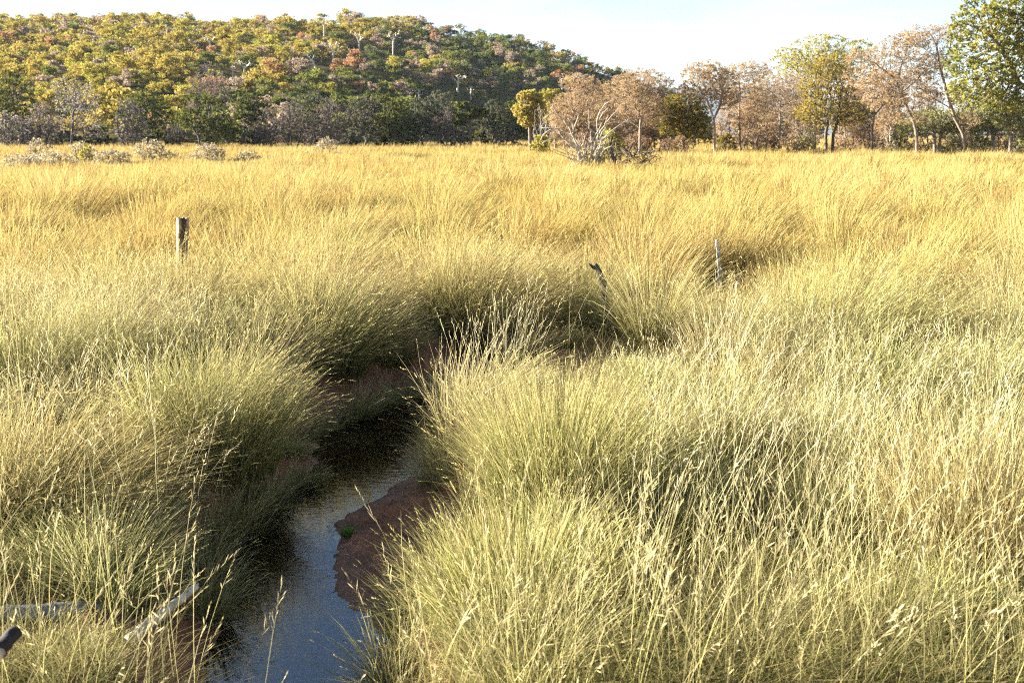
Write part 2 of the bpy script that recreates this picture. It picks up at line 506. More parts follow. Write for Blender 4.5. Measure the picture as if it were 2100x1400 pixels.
def blades(acc, root, az, l0, l1, L, wd, cb, ct, K=3, wind=1.0, floor=None, seed_frac=0.0, seed_len=0.025, rng=RNG, nsp=6):
    n = len(root)
    if n == 0: return
    t = (np.arange(K) + 0.5) / K
    ang = l0[:, None] + (l1 - l0)[:, None] * t[None] ** 1.4
    ca, sa = np.cos(az)[:, None], np.sin(az)[:, None]
    d = np.stack([np.sin(ang) * ca, np.sin(ang) * sa, np.cos(ang)], -1)
    wv = wind if np.ndim(wind) else np.full(n, wind)
    d = d + WIND[None, None] * (t[None, :, None] * 1.4) * wv[:, None, None]
    d /= np.linalg.norm(d, axis=-1, keepdims=True)
    pts = np.concatenate([np.zeros((n, 1, 3)), np.cumsum(d * (L / K)[:, None, None], 1)], 1) + root[:, None]
    fl = root[:, 2] + 0.01 if floor is None else floor
    pts[..., 2] = np.maximum(pts[..., 2], fl[:, None])
    sa_ = az + math.pi / 2 + rng.normal(0, 0.8, n)
    s = np.stack([np.cos(sa_), np.sin(sa_), rng.normal(0, 0.15, n)], -1)
    prof = 1 - 0.75 * (np.arange(K) / K) ** 1.5
    off = s[:, None] * (wd[:, None] * prof[None] * 0.5)[..., None]
    V = np.empty((n, 2 * K + 1, 3), np.float32)
    V[:, 0:2 * K:2] = pts[:, :K] - off
    V[:, 1:2 * K:2] = pts[:, :K] + off
    V[:, 2 * K] = pts[:, K]
    tt = np.concatenate([np.repeat(np.arange(K) / K, 2), [1.0]])
    C = cb[:, None] * (1 - tt)[None, :, None] + ct[:, None] * tt[None, :, None]
    base = (np.arange(n) * (2 * K + 1))[:, None, None]
    k = np.arange(K - 1)
    qq = np.stack([2 * k, 2 * k + 1, 2 * k + 3, 2 * k + 2], -1)[None] + base
    tr = np.array([[2 * K - 2, 2 * K - 1, 2 * K]])[None] + base
    acc.add(V.reshape(-1, 3), qq.reshape(-1, 4), tr.reshape(-1, 3), C.reshape(-1, 3))
    if seed_frac > 0:
        m = rng.random(n) < seed_frac
        if not m.any(): return
        tip, dr = pts[m, K], d[m, K - 1]
        nn = len(tip)
        sc = np.clip(L[m] / 1.0, 0.5, 1.3)
        vv, cc = [], []
        for j in range(nsp):
            b0 = tip - dr * (j * 0.85 * seed_len * sc)[:, None] if np.ndim(sc) else tip
            rnd = rng.normal(size=(nn, 3)); rnd -= (rnd * dr).sum(1)[:, None] * dr
            rnd /= np.linalg.norm(rnd, axis=1, keepdims=True) + 1e-9
            spread = 0.12 + 0.10 * j * rng.random(nn)
            sd_ = dr + rnd * spread[:, None]; sd_ /= np.linalg.norm(sd_, axis=1, keepdims=True)
            sw = np.cross(sd_, rng.normal(size=(nn, 3))); sw /= np.linalg.norm(sw, axis=1, keepdims=True) + 1e-9
            ln = seed_len * sc * rng.uniform(0.7, 1.4, nn) * (1.0 + 0.12 * j)
            wq = wd[m] * rng.uniform(0.35, 0.65, nn)
            q4 = np.stack([b0, b0 + sd_ * (ln * 0.55)[:, None] + sw * wq[:, None], b0 + sd_ * ln[:, None], b0 + sd_ * (ln * 0.5)[:, None] - sw * wq[:, None]], 1)
            vv.append(q4); cc.append(np.repeat((ct[m] * rng.uniform(0.85, 1.15, (nn, 1)) + np.array((0.05, 0.03, 0.01)))[:, None], 4, 1))
        vv, cc = np.concatenate(vv), np.concatenate(cc)
        acc.add(vv.reshape(-1, 3), np.arange(len(vv) * 4).reshape(-1, 4), None, np.clip(cc, 0, 0.9).reshape(-1, 3))


STRAW, GOLD, PALE = np.array((.60, .43, .14)), np.array((.56, .35, .08)), np.array((.68, .54, .27))
STRAW_C, PALE_C = np.array((.55, .46, .22)), np.array((.66, .59, .39))
GREEN_B, GREEN_T, BROWN_B = np.array((.10, .14, .03)), np.array((.38, .42, .13)), np.array((.20, .15, .07))


def tussock_set(acc, cx, cy, H, Rr, nb, green, width, K, lean=1.0, wind=1.0, seed_frac=0.0, rng=RNG, spread=1.0, arch=1.0, nsp=6, seed_len=0.025, gold=None, cool=0.0, mess=0.18):
    """cx.. arrays, one entry per tussock; nb blades each."""
    m = len(cx)
    idx = np.repeat(np.arange(m), nb)
    n = len(idx)
    rr = np.sqrt(rng.random(n)) ** 0.9
    th = rng.uniform(0, 2 * math.pi, n)
    Rv = np.asarray(Rr)[idx]
    x = np.asarray(cx)[idx] + rr * Rv * np.cos(th) * spread
    y = np.asarray(cy)[idx] + rr * Rv * np.sin(th) * spread
    z = ground_z(x, y)
    g0 = ground_z(np.asarray(cx), np.asarray(cy))[idx]
    z = np.maximum(z, np.minimum(g0 * 0.75, z + 0.15)) - 0.02
    root = np.stack([x, y, z], 1)
    az = th + rng.normal(0, 0.55, n)
    hh = np.asarray(H)[idx]
    L = hh * rng.uniform(0.62, 1.15, n) * (1.05 - 0.12 * rr)
    l0 = (0.04 + 0.42 * rr * rng.uniform(0.4, 1.2, n)) * lean
    l1 = l0 + rng.uniform(0.15, 0.85, n) * (0.45 + 0.85 * rr) * arch
    gr = np.clip(np.asarray(green)[idx] + rng.normal(0, 0.22, n), 0, 1)[:, None]
    dry = rng.random((n, 1))
    gd = np.full((n, 1), 0.4) if gold is None else np.asarray(gold)[idx][:, None]
    cl = np.broadcast_to(np.asarray(cool, float), (m,))[idx][:, None]
    straw = STRAW * (1 - cl) + STRAW_C * cl; pale = PALE * (1 - cl) + PALE_C * cl
    tip_dry = straw * (1 - dry) + (pale * (1 - gd) + GOLD * gd) * dry
    ms = rng.random(n) < mess
    k = int(ms.sum())
    az[ms] = rng.uniform(0, 6.28, k); l0[ms] += rng.uniform(0, 0.7, k); l1[ms] = l0[ms] + rng.uniform(-0.2, 1.1, k)
    tip_dry = tip_dry * np.where(ms, rng.uniform(0.55, 1.05, n), 1.0)[:, None]
    ct = tip_dry * (1 - 0.55 * gr) + GREEN_T * 0.55 * gr
    cb = BROWN_B * (1 - gr) + GREEN_B * gr
    vv = rng.uniform(0.55, 1.25, (n, 1)) ** 1.0
    ct = ct * vv; cb = cb * (0.5 + 0.5 * vv)
    wdt = np.asarray(width)[idx] * rng.uniform(0.7, 1.3, n)
    blades(acc, root, az, l0, l1, L, wdt, cb, ct, K, (np.asarray(np.broadcast_to(wind, (m,))) * rng.uniform(0.3, 1.9, m))[idx] * rng.uniform(0.6, 1.5, n), None, seed_frac, seed_len, rng, nsp)


def scatter(x0, x1, y0, y1, spacing, rng, wedge=0.62, pad=1.0):
    """Jittered grid points inside a wedge about the view."""
    gx, gy = np.meshgrid(np.arange(x0, x1, spacing), np.arange(y0, y1, spacing * 0.9))
    gx = gx + (np.arange(gx.shape[0]) % 2)[:, None] * spacing * 0.5
    x = gx.ravel() + rng.uniform(-.42, .42, gx.size) * spacing
    y = gy.ravel() + rng.uniform(-.42, .42, gx.size) * spacing
    k = (np.abs(x) < wedge * y + pad) & (y > y0) & (y < y1)
    return x[k], y[k]


# tussocks one can single out along the stream: photo pixel of the foot, distance, height, radius, blades, greenness, lean, wind, arch, label
HEROES = [
    (670, 772, None, 0.88, 0.42, 2200, 0.55, 1.25, 1.2, 1.25, "big arching green-hearted tussock drooping over the far bend of the stream"),
    (1000, 715, None, 1.10, 0.46, 2200, 0.35, 1.2, 0.9, 1.1, "rounded golden tussock behind the bend, just left of the burnt crooked stick"),
    (440, 965, None, 0.80, 0.40, 2300, 0.62, 1.15, 0.6, 1.1, "fine green tussock overhanging the dark water on the near left bank"),
    (420, 735, None, 1.12, 0.50, 2200, 0.35, 1.2, 1.0, 1.1, "golden tussock standing directly in front of the round wooden post"),
    (1150, 1085, None, 0.80, 0.40, 2200, 0.72, 1.05, 0.10, 0.85, "tall bright green tussock leaning over the brown mud bank"),
    (1060, 1310, None, 0.58, 0.34, 1700, 0.85, 1.1, 0.0, 0.9, "darkest green tussock beside the blue water nearest the camera"),
    (140, 1085, None, 0.78, 0.46, 2200, 0.30, 1.25, 1.4, 1.3, "pale dry tussock combed flat to the right above the grey log"),
    (1740, 760, None, 1.1, 0.52, 2200, 0.70, 1.1, 1.0, 1.0, "green-based tussock in the golden field right of the thin grey stake"),
    (2040, 1240, None, 0.95, 0.50, 2200, 0.20, 1.1, 0.6, 1.0, "large golden tussock at the right edge of the near grass"),
]


SEEN = [(480, 1440), (465, 1260), (490, 1160), (545, 1090), (620, 1042), (662, 985), (672, 940), (655, 895), (690, 862), (745, 832), (810, 812), (870, 805), (885, 850), (858, 930), (862, 985), (842, 1050), (805, 1180), (745, 1275), (770, 1440)]


def box(x0, y0, x1, y1): return [(x0, y0), (x1, y0), (x1, y1), (x0, y1)]


# what the photo shows clear of grass: outline in the photo, distance beyond which grass does not matter
CLEAR = [(SEEN, 9.3), ([(1090, 690), (1250, 655), (1420, 640), (1400, 672), (1250, 700), (1110, 735)], 9.4), (box(358, 440, 388, 552), 12.4), (box(1462, 485, 1484, 572), 12.9), (box(1200, 538, 1244, 582), 10.3), (box(-10, 1236, 190, 1268), 4.9), ([(285, 1300), (275, 1280), (370, 1205), (408, 1190), (410, 1215)], 4.4), (box(-20, 1290, 40, 1370), 2.6)]


def clear_height(x, y, H, half):
    """The height a tussock may have before it would stand in front of something the photo shows open."""
    z0 = ground_z(x, y)
    best = np.zeros_like(H)
    ok = np.ones(len(x), bool)
    for f in np.linspace(0.12, 1.0, 9):
        h = H * f
        bad = np.zeros(len(x), bool)
        for s_ in np.linspace(-1, 1, 9):
            a, b = pix(x + s_ * half * (0.4 + 0.6 * f), y, z0 + h * 0.88)
            for poly, ymax in CLEAR:
                bad |= (poly_sd(a, b, poly) < 0) & (y < ymax)
        ok &= ~bad
        best = np.where(ok, h, best)
    lim = best < H * 0.999
    return np.where(lim, best * np.random.default_rng(len(x)).uniform(0.6, 1.0, len(x)), best)


HOLES = [(1230, 1230, .28), (1420, 1200, .40), (1690, 1210, .35), (1930, 830, .35), (640, 760, .3), (760, 800, .3)]
DIPS = [(1100, 745, .40), (1210, 715, .5), (1330, 685, .6), (1400, 665, .4), (1560, 900, .4), (1800, 980, .4), (250, 860, .35), (330, 1010, .3), (60, 760, .4)]      # hollows with low grass


def build_grass():
    rng = np.random.default_rng(21)
    hero_xy = []
    for i, (px, py, Y, H, Rr, nb, g, lean, wnd, arch, lab) in enumerate(HEROES):
        p = PZ(px, py, 0.2)
        hero_xy.append((p[0], p[1], Rr))
        a = Acc()
        tussock_set(a, [p[0]], [p[1]], [H], [Rr], nb, [g], [0.0050 if p[1] < 7 else 0.0065], 5, lean, wnd, 0.30, rng, 1.0, arch * 1.1, 5, 0.020, None, 1 - smooth(9, 14, p[1]), 0.15)
        me = a.mesh("grass_tussock", [M_GRASS])
        gz = float(ground_z(np.array([p[0]]), np.array([p[1]]))[0])
        v = np.empty(len(me.vertices) * 3, np.float32)
        me.vertices.foreach_get("co", v)
        v = v.reshape(-1, 3) - np.array((p[0], p[1], gz), np.float32)
        me.vertices.foreach_set("co", v.ravel())
        o = link("grass_tussock", me, None, (p[0], p[1], gz))
        tag(o, lab, "grass tussock", "grass tussocks along the stream")
    acc = Acc()
    hx = np.array(hero_xy)

    def keepout(x, y, s=0.08, m=0.04):
        k = (stream_sd(x, y) > s) & (mud_sd(x, y) > m)
        for a, b, r in hero_xy: k &= np.hypot(x - a, y - b) > r * 0.8
        for hx_, hy_, r in HOLES:
            p = PZ(hx_, hy_, 0.3)
            k &= np.hypot(x - p[0], y - p[1]) > r
        return k
    # near tussocks
    x, y = scatter(-9, 9, 3.4, 12.5, 0.60, rng, 0.60, 0.9)
    k = keepout(x, y); x, y = x[k], y[k]
    side = smooth(-0.3, 1.2, x)
    green = np.clip(0.48 + 0.35 * snoise(x, y, 2.6, 31) + 0.15 * side - 0.04 * (y - 5), 0.02, 0.9)
    H = np.clip(0.86 + 0.2 * snoise(x, y, 2.0, 32) + rng.normal(0, 0.14, len(x)), 0.4, 1.25)
    gold = np.clip(0.35 + 0.3 * snoise(x, y, 3.5, 33), 0, 1)
    H = H * (0.55 + 0.45 * smooth(4.3, 7.0, y))
    H = clear_height(x, y, H, 0.46)
    H = H * (1 - 0.22 * smooth(-0.3, 0.8, x) * smooth(9, 6.5, y))
    for dx_, dy_, r in DIPS:
        p = PZ(dx_, dy_, 0.3)
        H = H * (1 - 0.6 * smooth(r * 1.3, r * 0.7, np.hypot(x - p[0], y - p[1])))
    k = (H > 0.16) & ((y > 5.0) | (rng.random(len(x)) < 0.85))
    x, y, H, green, gold = x[k], y[k], H[k], green[k], gold[k]
    gold = gold * 0.4
    tussock_set(acc, x, y, H, 0.21 * np.clip(H / 0.7, 0.5, 1) * rng.uniform(0.6, 1.4, len(x)), 520, green, np.where(y < 7, 0.0046, 0.0062), 5, 1.15, np.where(x < 0, 1.0, 0.55), 0.28, rng, 1.0, 1.3, 5, 0.020, gold, 1 - smooth(8, 14, y), 0.25)
    # loose seeding stems standing up behind the right bank
    sp_ = np.array([PZ(a, b, 0.3) for a, b in zip(np.concatenate([rng.uniform(880, 1560, 420), rng.uniform(1250, 2080, 420), rng.uniform(0, 420, 200)]), np.concatenate([rng.uniform(740, 900, 420), rng.uniform(850, 1250, 420), rng.uniform(760, 1120, 200)]))])
    sp_ = sp_[(stream_sd(sp_[:, 0], sp_[:, 1]) > 0.05)]
    n = len(sp_)
    hs = clear_height(sp_[:, 0], sp_[:, 1], rng.uniform(0.65, 1.1, n), 0.12)
    sp_, hs = sp_[hs > 0.35], hs[hs > 0.35]; n = len(hs)
    sp_[:, 2] = ground_z(sp_[:, 0], sp_[:, 1])
    blades(acc, sp_, rng.uniform(0, 6.28, n), rng.uniform(0, .3, n), rng.uniform(.1, .9, n), hs, rng.uniform(.0034, .005, n), np.tile((.26, .26, .08), (n, 1)), PALE_C * rng.uniform(.75, 1.15, (n, 1)), 5, 0.5, None, 0.85, 0.026, rng, 8)
    # dead stems fallen on the mud
    n = 900
    mp_ = np.array([PZ(a, b, 0.05) for a, b in zip(rng.uniform(560, 960, n), rng.uniform(800, 1280, n))])
    k = (mud_sd(mp_[:, 0], mp_[:, 1]) < 0.1) & (stream_sd(mp_[:, 0], mp_[:, 1]) > 0.02)
    mp_ = mp_[k]; n = len(mp_); mp_[:, 2] = ground_z(mp_[:, 0], mp_[:, 1]) + 0.006
    blades(acc, mp_, rng.uniform(0, 6.28, n), rng.uniform(1.25, 1.5, n), rng.uniform(1.4, 1.6, n), rng.uniform(.05, .3, n), rng.uniform(.003, .006, n), np.tile((.16, .11, .06), (n, 1)), np.tile((.34, .27, .15), (n, 1)) * rng.uniform(.4, 1.2, (n, 1)), 3, 0.0, None, 0, rng=rng)
    # tufts hanging over both banks
    fx, fy, fh = [], [], []
    for line, off, hh in (([(440, 1260), (448, 1180), (470, 1105), (520, 1058), (590, 1018)], -0.10, 0.42), ([(590, 1018), (635, 970), (640, 915)], -0.16, 0.26), ([(655, 880), (700, 850), (760, 828), (830, 806), (900, 792)], -0.02, 0.34), ([(905, 840), (880, 930), (862, 985)], 0.12, 0.42), ([(868, 1190), (800, 1290), (812, 1400)], 0.05, 0.38)):
        pts = resample([PZ(a, b, 0.1) for a, b in line], 0.16)
        fx += list(pts[:, 0] + off + rng.normal(0, .05, len(pts))); fy += list(pts[:, 1] + rng.normal(0, .06, len(pts))); fh += [hh] * len(pts)
    fh = np.array(fh) * rng.uniform(.6, 1.25, len(fh))
    tussock_set(acc, fx, fy, fh, np.full(len(fx), .08), 130, np.full(len(fx), .6), np.full(len(fx), .0044), 5, 1.6, np.where(np.array(fx) < PZ(760, 1000)[0], 0.7, -0.5), 0.2, rng, 1.0, 1.4, 5, .02, np.zeros(len(fx)), 1.0, 0.2)
    # short undergrowth between them
    n = 85000
    y = 3.2 + 8.8 * rng.random(n) ** 1.7; x = rng.uniform(-1, 1, n) * (0.6 * y + 0.8)
    k = (np.abs(x) < 0.6 * y + 0.8); x, y = x[k], y[k]
    k = (stream_sd(x, y) > 0.16) & (mud_sd(x, y) > 0.10); x, y = x[k], y[k]
    k = clear_height(x, y, np.full(len(x), 0.30), 0.12) > 0.29; x, y = x[k], y[k]
    n = len(x)
    gr = rng.random((n, 1)) * 0.8
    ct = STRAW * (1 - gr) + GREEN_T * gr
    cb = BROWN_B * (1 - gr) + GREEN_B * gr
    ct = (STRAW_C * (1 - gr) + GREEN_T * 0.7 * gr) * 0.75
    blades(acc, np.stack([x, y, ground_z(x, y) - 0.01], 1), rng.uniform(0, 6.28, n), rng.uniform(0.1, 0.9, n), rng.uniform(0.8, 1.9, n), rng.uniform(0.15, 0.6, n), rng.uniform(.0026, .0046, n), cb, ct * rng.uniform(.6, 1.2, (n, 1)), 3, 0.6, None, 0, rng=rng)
    # middle field
    x, y = scatter(-26, 26, 12.2, 32, 0.95, rng, 0.60, 2.0)
    hollow = snoise(x, y * 1.8, 6.0, 41)
    k = keepout(x, y) & (hollow < 0.5); x, y, hollow = x[k], y[k], hollow[k]
    green = np.clip(0.26 + 0.42 * snoise(x, y * 1.5, 4.5, 42), 0.0, 0.9)
    H = np.clip(0.90 + 0.34 * snoise(x, y, 3.4, 43) + rng.normal(0, 0.15, len(x)), 0.4, 1.5)
    gold = np.clip(0.38 + 0.45 * snoise(x, y * 1.5, 8, 44), 0, 1)
    near = y < 13
    H[near] = clear_height(x[near], y[near], H[near], 0.4)
    k = H > 0.16
    x, y, H, green, gold = x[k], y[k], H[k], green[k], gold[k]
    tussock_set(acc, x, y, H, 0.33 * rng.uniform(0.7, 1.35, len(x)), 460, green, 0.0006 * y + 0.001, 4, 1.05, 0.9, 0.0, rng, 1.0, 1.2, 4, .03, gold, 1 - smooth(9, 16, y))
    x, y = scatter(-24, 24, 10, 34, 2.6, rng, 0.60, 2.0)
    H = rng.uniform(1.15, 1.5, len(x)); near = y < 13
    H[near] = clear_height(x[near], y[near], H[near], 0.5)
    k = keepout(x, y) & (H > 0.7); x, y, H = x[k], y[k], H[k]
    tussock_set(acc, x, y, H, np.full(len(x), .36), 420, rng.uniform(0, .5, len(x)), 0.0006 * y + .0012, 4, .9, 1.3, 0.1, rng, 1.0, 1.2, 4, .03, rng.uniform(0, .4, len(x)))
    # far field
    x, y = scatter(-85, 85, 32, 75, 1.05, rng, 0.60, 3.0)
    hollow = snoise(x, y * 2.0, 11.0, 51)
    k = hollow < 0.46; x, y = x[k], y[k]
    green = np.clip(0.14 + 0.45 * snoise(x, y * 2, 10, 52), 0, 0.9)
    H = np.clip(0.88 + 0.28 * snoise(x, y, 6, 53) + rng.normal(0, 0.14, len(x)), 0.4, 1.45)
    gold = np.clip(0.35 + 0.5 * snoise(x, y * 2, 14, 54), 0, 1)
    pxx, _ = pix(x, y, 0.3)
    H = H * np.where((pxx < 560) & (y > 46), 1 - 0.45 * smooth(46, 54, y), 1)
    tussock_set(acc, x, y, H, 0.6 * rng.uniform(0.8, 1.3, len(x)), 130, green, 0.00065 * y, 2, 1.0, 0.9, 0, rng, gold=gold)
    x, y = scatter(-120, 120, 75, 150, 1.7, rng, 0.60, 4.0)
    gold = np.clip(0.5 + 0.4 * snoise(x, y, 18, 64), 0, 1)
    H = np.clip(0.75 + 0.2 * snoise(x, y, 9, 63) + rng.normal(0, 0.1, len(x)), 0.35, 1.2)
    tussock_set(acc, x, y, H, 1.0 * rng.uniform(0.8, 1.2, len(x)), 70, np.clip(0.08 + 0.2 * snoise(x, y, 9, 62), 0, .6), 0.00065 * y, 2, 1.0, 0.8, 0, rng, gold=gold)
    x, y = scatter(-60, 260, 150, 330, 4.0, rng, 0.75, 4.0)
    k = hill_h(x, y) < 0.3; x, y = x[k], y[k]
    tussock_set(acc, x, y, np.full(len(x), .8), np.full(len(x), 2.4), 60, np.full(len(x), .05), 0.0006 * y, 2, 1.0, 0.8, 0, rng)
    tag(link("grass", acc.mesh("grass", [M_GRASS])), kind='stuff')
    # tall flowering stalks in front
    acc = Acc()
    n = 2600
    px_ = np.concatenate([rng.uniform(780, 2150, 640), rng.uniform(-80, 520, 260), rng.uniform(440, 860, 90)])
    py_ = np.concatenate([rng.uniform(1300, 1640, 640), rng.uniform(1320, 1640, 260), rng.uniform(1400, 1640, 90)])
    pts = np.array([PZ(a, b, 0.2) for a, b in zip(px_, py_)])
    sd = stream_sd(pts[:, 0], pts[:, 1]); kk = (sd > 0.03) & ((px_ > 430) | (rng.random(len(px_)) < 0.55))
    pts = pts[kk]; n = len(pts)
    pts[:, 2] = ground_z(pts[:, 0], pts[:, 1]) - 0.02
    gr = rng.random((n, 1)) * 0.7
    ct = (STRAW_C * 0.4 + PALE_C * 0.6) * (1 - .3 * gr) + GREEN_T * .3 * gr
    cb = np.array((.36, .32, .09)) * (1 - gr) + np.array((.22, .26, .05)) * gr
    L = rng.uniform(0.45, 1.0, n) ** 1.0
    blades(acc, pts, rng.uniform(0, 6.28, n), rng.uniform(0.0, 0.38, n), rng.uniform(0.1, 0.95, n), L, rng.uniform(.0026, .0046, n), cb, ct, 5, 0.35, None, 0.7, 0.030, rng, 9)
    tag(link("seeding_grass", acc.mesh("seeding_grass", [M_GRASS])), kind='stuff')


build_grass()

# ------------------------------------------------------------------ trees: branches grown towards points spread through the crown
def colonize(polys, attr, D, di, dk, rng, maxit=70, wob=0.25, maxn=5000):
    pos = np.zeros((maxn + 400, 3)); par = -np.ones(maxn + 400, int); n = 0
    for poly in polys:
        pts = resample(poly, D)
        if n:
            j = int(np.argmin(((pos[:n] - pts[0]) ** 2).sum(1))); prev, pts = j, pts[1:]
            if np.linalg.norm(pos[j] - poly[0]) > 1.5 * D: pts = resample(np.vstack([pos[j], np.asarray(poly)]), D)[1:]
        else: prev = -1
        for p in pts:
            pos[n] = p + rng.normal(0, 0.05 * D, 3); par[n] = prev; prev = n; n += 1
    nd = np.full(len(attr), 1e9); ni = np.zeros(len(attr), int)
    for j in range(n):
        d = np.linalg.norm(attr - pos[j], axis=1); m = d < nd; nd[m] = d[m]; ni[m] = j
    alive = nd > dk
    kids = np.zeros(maxn + 400, int)
    for _ in range(maxit):
        act = alive & (nd < di)
        if not act.any(): break
        v = attr[act] - pos[ni[act]]; v /= np.linalg.norm(v, axis=1, keepdims=True) + 1e-9
        ids, inv = np.unique(ni[act], return_inverse=True)
        s = np.zeros((len(ids), 3)); np.add.at(s, inv, v)
        s /= np.linalg.norm(s, axis=1, keepdims=True) + 1e-9
        s += rng.normal(0, wob, s.shape); s /= np.linalg.norm(s, axis=1, keepdims=True) + 1e-9
        k = kids[ids] < 4
        ids, s = ids[k], s[k]
        if not len(ids) or n + len(ids) > maxn: break
        new = pos[ids] + D * s
        kids[ids] += 1
        pos[n:n + len(ids)] = new; par[n:n + len(ids)] = ids
        ai = np.where(alive)[0]
        A = attr[ai]
        d2 = ((A[:, None] - new[None]) ** 2).sum(2)
        j = d2.argmin(1); dm = np.sqrt(d2[np.arange(len(ai)), j])
        b = dm < nd[ai]
        nd[ai[b]] = dm[b]; ni[ai[b]] = n + j[b]
        n += len(ids)
        alive &= nd > dk
    return pos[:n], par[:n]


def skeleton(pos, par, tip, power=2.35):
    n = len(pos)
    acc = np.zeros(n); nch = np.zeros(n, int); hgt = np.zeros(n, int)
    best = -np.ones(n, int); bestr = np.zeros(n)
    r = np.zeros(n)
    for i in range(n - 1, -1, -1):
        r[i] = max(tip, acc[i] ** (1 / power)) if nch[i] else tip
        p = par[i]
        if p >= 0:
            acc[p] += r[i] ** power; nch[p] += 1; hgt[p] = max(hgt[p], hgt[i] + 1)
            if r[i] > bestr[p]: bestr[p] = r[i]; best[p] = i
    return r, hgt, best


def branch_tubes(acc, pos, par, r, best, col, sides_big=6, root_flare=1.25, rng=RNG):
    n = len(pos)
    d = np.zeros((n, 3)); has = par >= 0
    d[has] = pos[has] - pos[par[has]]
    for i in np.where(~has)[0]:
        d[i] = (pos[best[i]] - pos[i]) if best[i] >= 0 else (0, 0, 1)
    d /= np.linalg.norm(d, axis=1, keepdims=True) + 1e-9
    nd = d.copy()
    m = best >= 0
    nd[m] = d[m] + d[best[m]]
    nd /= np.linalg.norm(nd, axis=1, keepdims=True) + 1e-9
    ed = np.where(has)[0]
    main = best[par[ed]] == ed
    rs = np.where(main, r[par[ed]], np.minimum(r[par[ed]], r[ed] * 1.2))
    rootp = ~has[par[ed]] & main
    rs = np.where(rootp, rs * root_flare, rs)
    ds = np.where(main[:, None], nd[par[ed]], d[ed])
    thick = r[ed] > np.quantile(r[ed], 0.75)
    for sel, S in ((thick, sides_big), (~thick, 3)):
        e = ed[sel]
        if not len(e): continue
        a = np.arange(S) / S * 2 * math.pi

        def ring(c, dr, rad):
            up = np.where(np.abs(dr[:, 2:3]) > 0.95, np.array((1.0, 0, 0)), np.array((0, 0, 1.0)))
            u = np.cross(dr, np.array((0.31, 0.87, 0.38))); u /= np.linalg.norm(u, axis=1, keepdims=True) + 1e-9
            v = np.cross(dr, u)
            return c[:, None] + (u[:, None] * np.cos(a)[None, :, None] + v[:, None] * np.sin(a)[None, :, None]) * rad[:, None, None]
        V = np.concatenate([ring(pos[par[e]], ds[sel], rs[sel]), ring(pos[e], nd[e], r[e])], 1)
        k = np.arange(S)
        q = np.stack([k, (k + 1) % S, (k + 1) % S + S, k + S], -1)[None] + (np.arange(len(e)) * 2 * S)[:, None, None]
        c = np.asarray(col)[None] * rng.uniform(0.85, 1.12, (len(e), 1))
        acc.add(V.reshape(-1, 3), q.reshape(-1, 4), None, np.repeat(c, 2 * S, 0))


def leaf_quads(acc, ctr, size, ca, cb, rng, flat=0.3, long=1.6, clump=None):
    n = len(ctr)
    a = rng.normal(size=(n, 3)); a[:, 2] *= (1 - flat); a /= np.linalg.norm(a, axis=1, keepdims=True) + 1e-9
    b = np.cross(a, rng.normal(size=(n, 3))); b /= np.linalg.norm(b, axis=1, keepdims=True) + 1e-9
    s = size * rng.uniform(0.6, 1.35, n)
    V = np.stack([ctr - a * (s * 0.5)[:, None], ctr + b * (s * 0.5 / long)[:, None], ctr + a * (s * 0.5)[:, None], ctr - b * (s * 0.5 / long)[:, None]], 1)
    t = rng.random((n, 1)) if clump is None else np.clip(clump[:, None] + rng.normal(0, 0.22, (n, 1)), 0, 1)
    c = (np.asarray(ca) * (1 - t) + np.asarray(cb) * t) * rng.uniform(0.75, 1.2, (n, 1))
    acc.add(V.reshape(-1, 3), np.arange(4 * n).reshape(-1, 4), None, np.repeat(c, 4, 0))


# foliage: colours a..b, leaf size (m), leaves per twig node, bark colour
KIND = {
    'tan':      dict(a=(.29, .19, .10), b=(.53, .40, .24), s=.105, n=10, bark=(.26, .20, .16), tip=.009, rmax=.11),
    'palegrey': dict(a=(.28, .20, .12), b=(.47, .36, .23), s=.11, n=9, bark=(.27, .22, .18), tip=.009, rmax=.12),
    'yellow':   dict(a=(.42, .37, .08), b=(.52, .42, .14), s=.20, n=10, bark=(.25, .20, .14), tip=.015),
    'yelgreen': dict(a=(.30, .30, .06), b=(.46, .38, .10), s=.18, n=7, bark=(.22, .18, .13), tip=.011),
    'olivegold': dict(a=(.10, .115, .03), b=(.33, .24, .05), s=.14, n=11, bark=(.14, .11, .08), tip=.015),
    'gold':     dict(a=(.19, .18, .045), b=(.48, .35, .08), s=.13, n=11, bark=(.10, .08, .06), tip=.016),
    'biggreen': dict(a=(.15, .17, .04), b=(.38, .35, .09), s=.18, n=9, bark=(.20, .17, .14), tip=.018),
    'softgreen': dict(a=(.16, .18, .06), b=(.36, .34, .13), s=.11, n=9, bark=(.26, .22, .17), tip=.013),
    'green':    dict(a=(.075, .10, .028), b=(.15, .15, .035), s=.30, n=9, bark=(.13, .11, .09), tip=.02),
    'greygreen': dict(a=(.075, .085, .05), b=(.14, .14, .085), s=.28, n=7, bark=(.14, .12, .11), tip=.02),
    'grey':     dict(a=(.11, .09, .075), b=(.19, .16, .14), s=.20, n=5, bark=(.13, .11, .10), tip=.022),
    'silver':   dict(a=(.14, .12, .11), b=(.40, .36, .31), s=.22, n=6, bark=(.13, .11, .10), tip=.022),
    'brown':    dict(a=(.24, .15, .09), b=(.38, .27, .17), s=.14, n=5, bark=(.20, .15, .12), tip=.012),
    'whiteleaf': dict(a=(.27, .235, .15), b=(.55, .47, .33), s=.12, n=6, bark=(.30, .24, .18), tip=.010),
    'bare':     dict(a=(.2, .2, .2), b=(.2, .2, .2), s=.1, n=0, bark=(.38, .32, .26), tip=.012),
    'barewhite': dict(a=(.2, .2, .2), b=(.2, .2, .2), s=.1, n=0, bark=(.60, .52, .42), tip=.012),
}


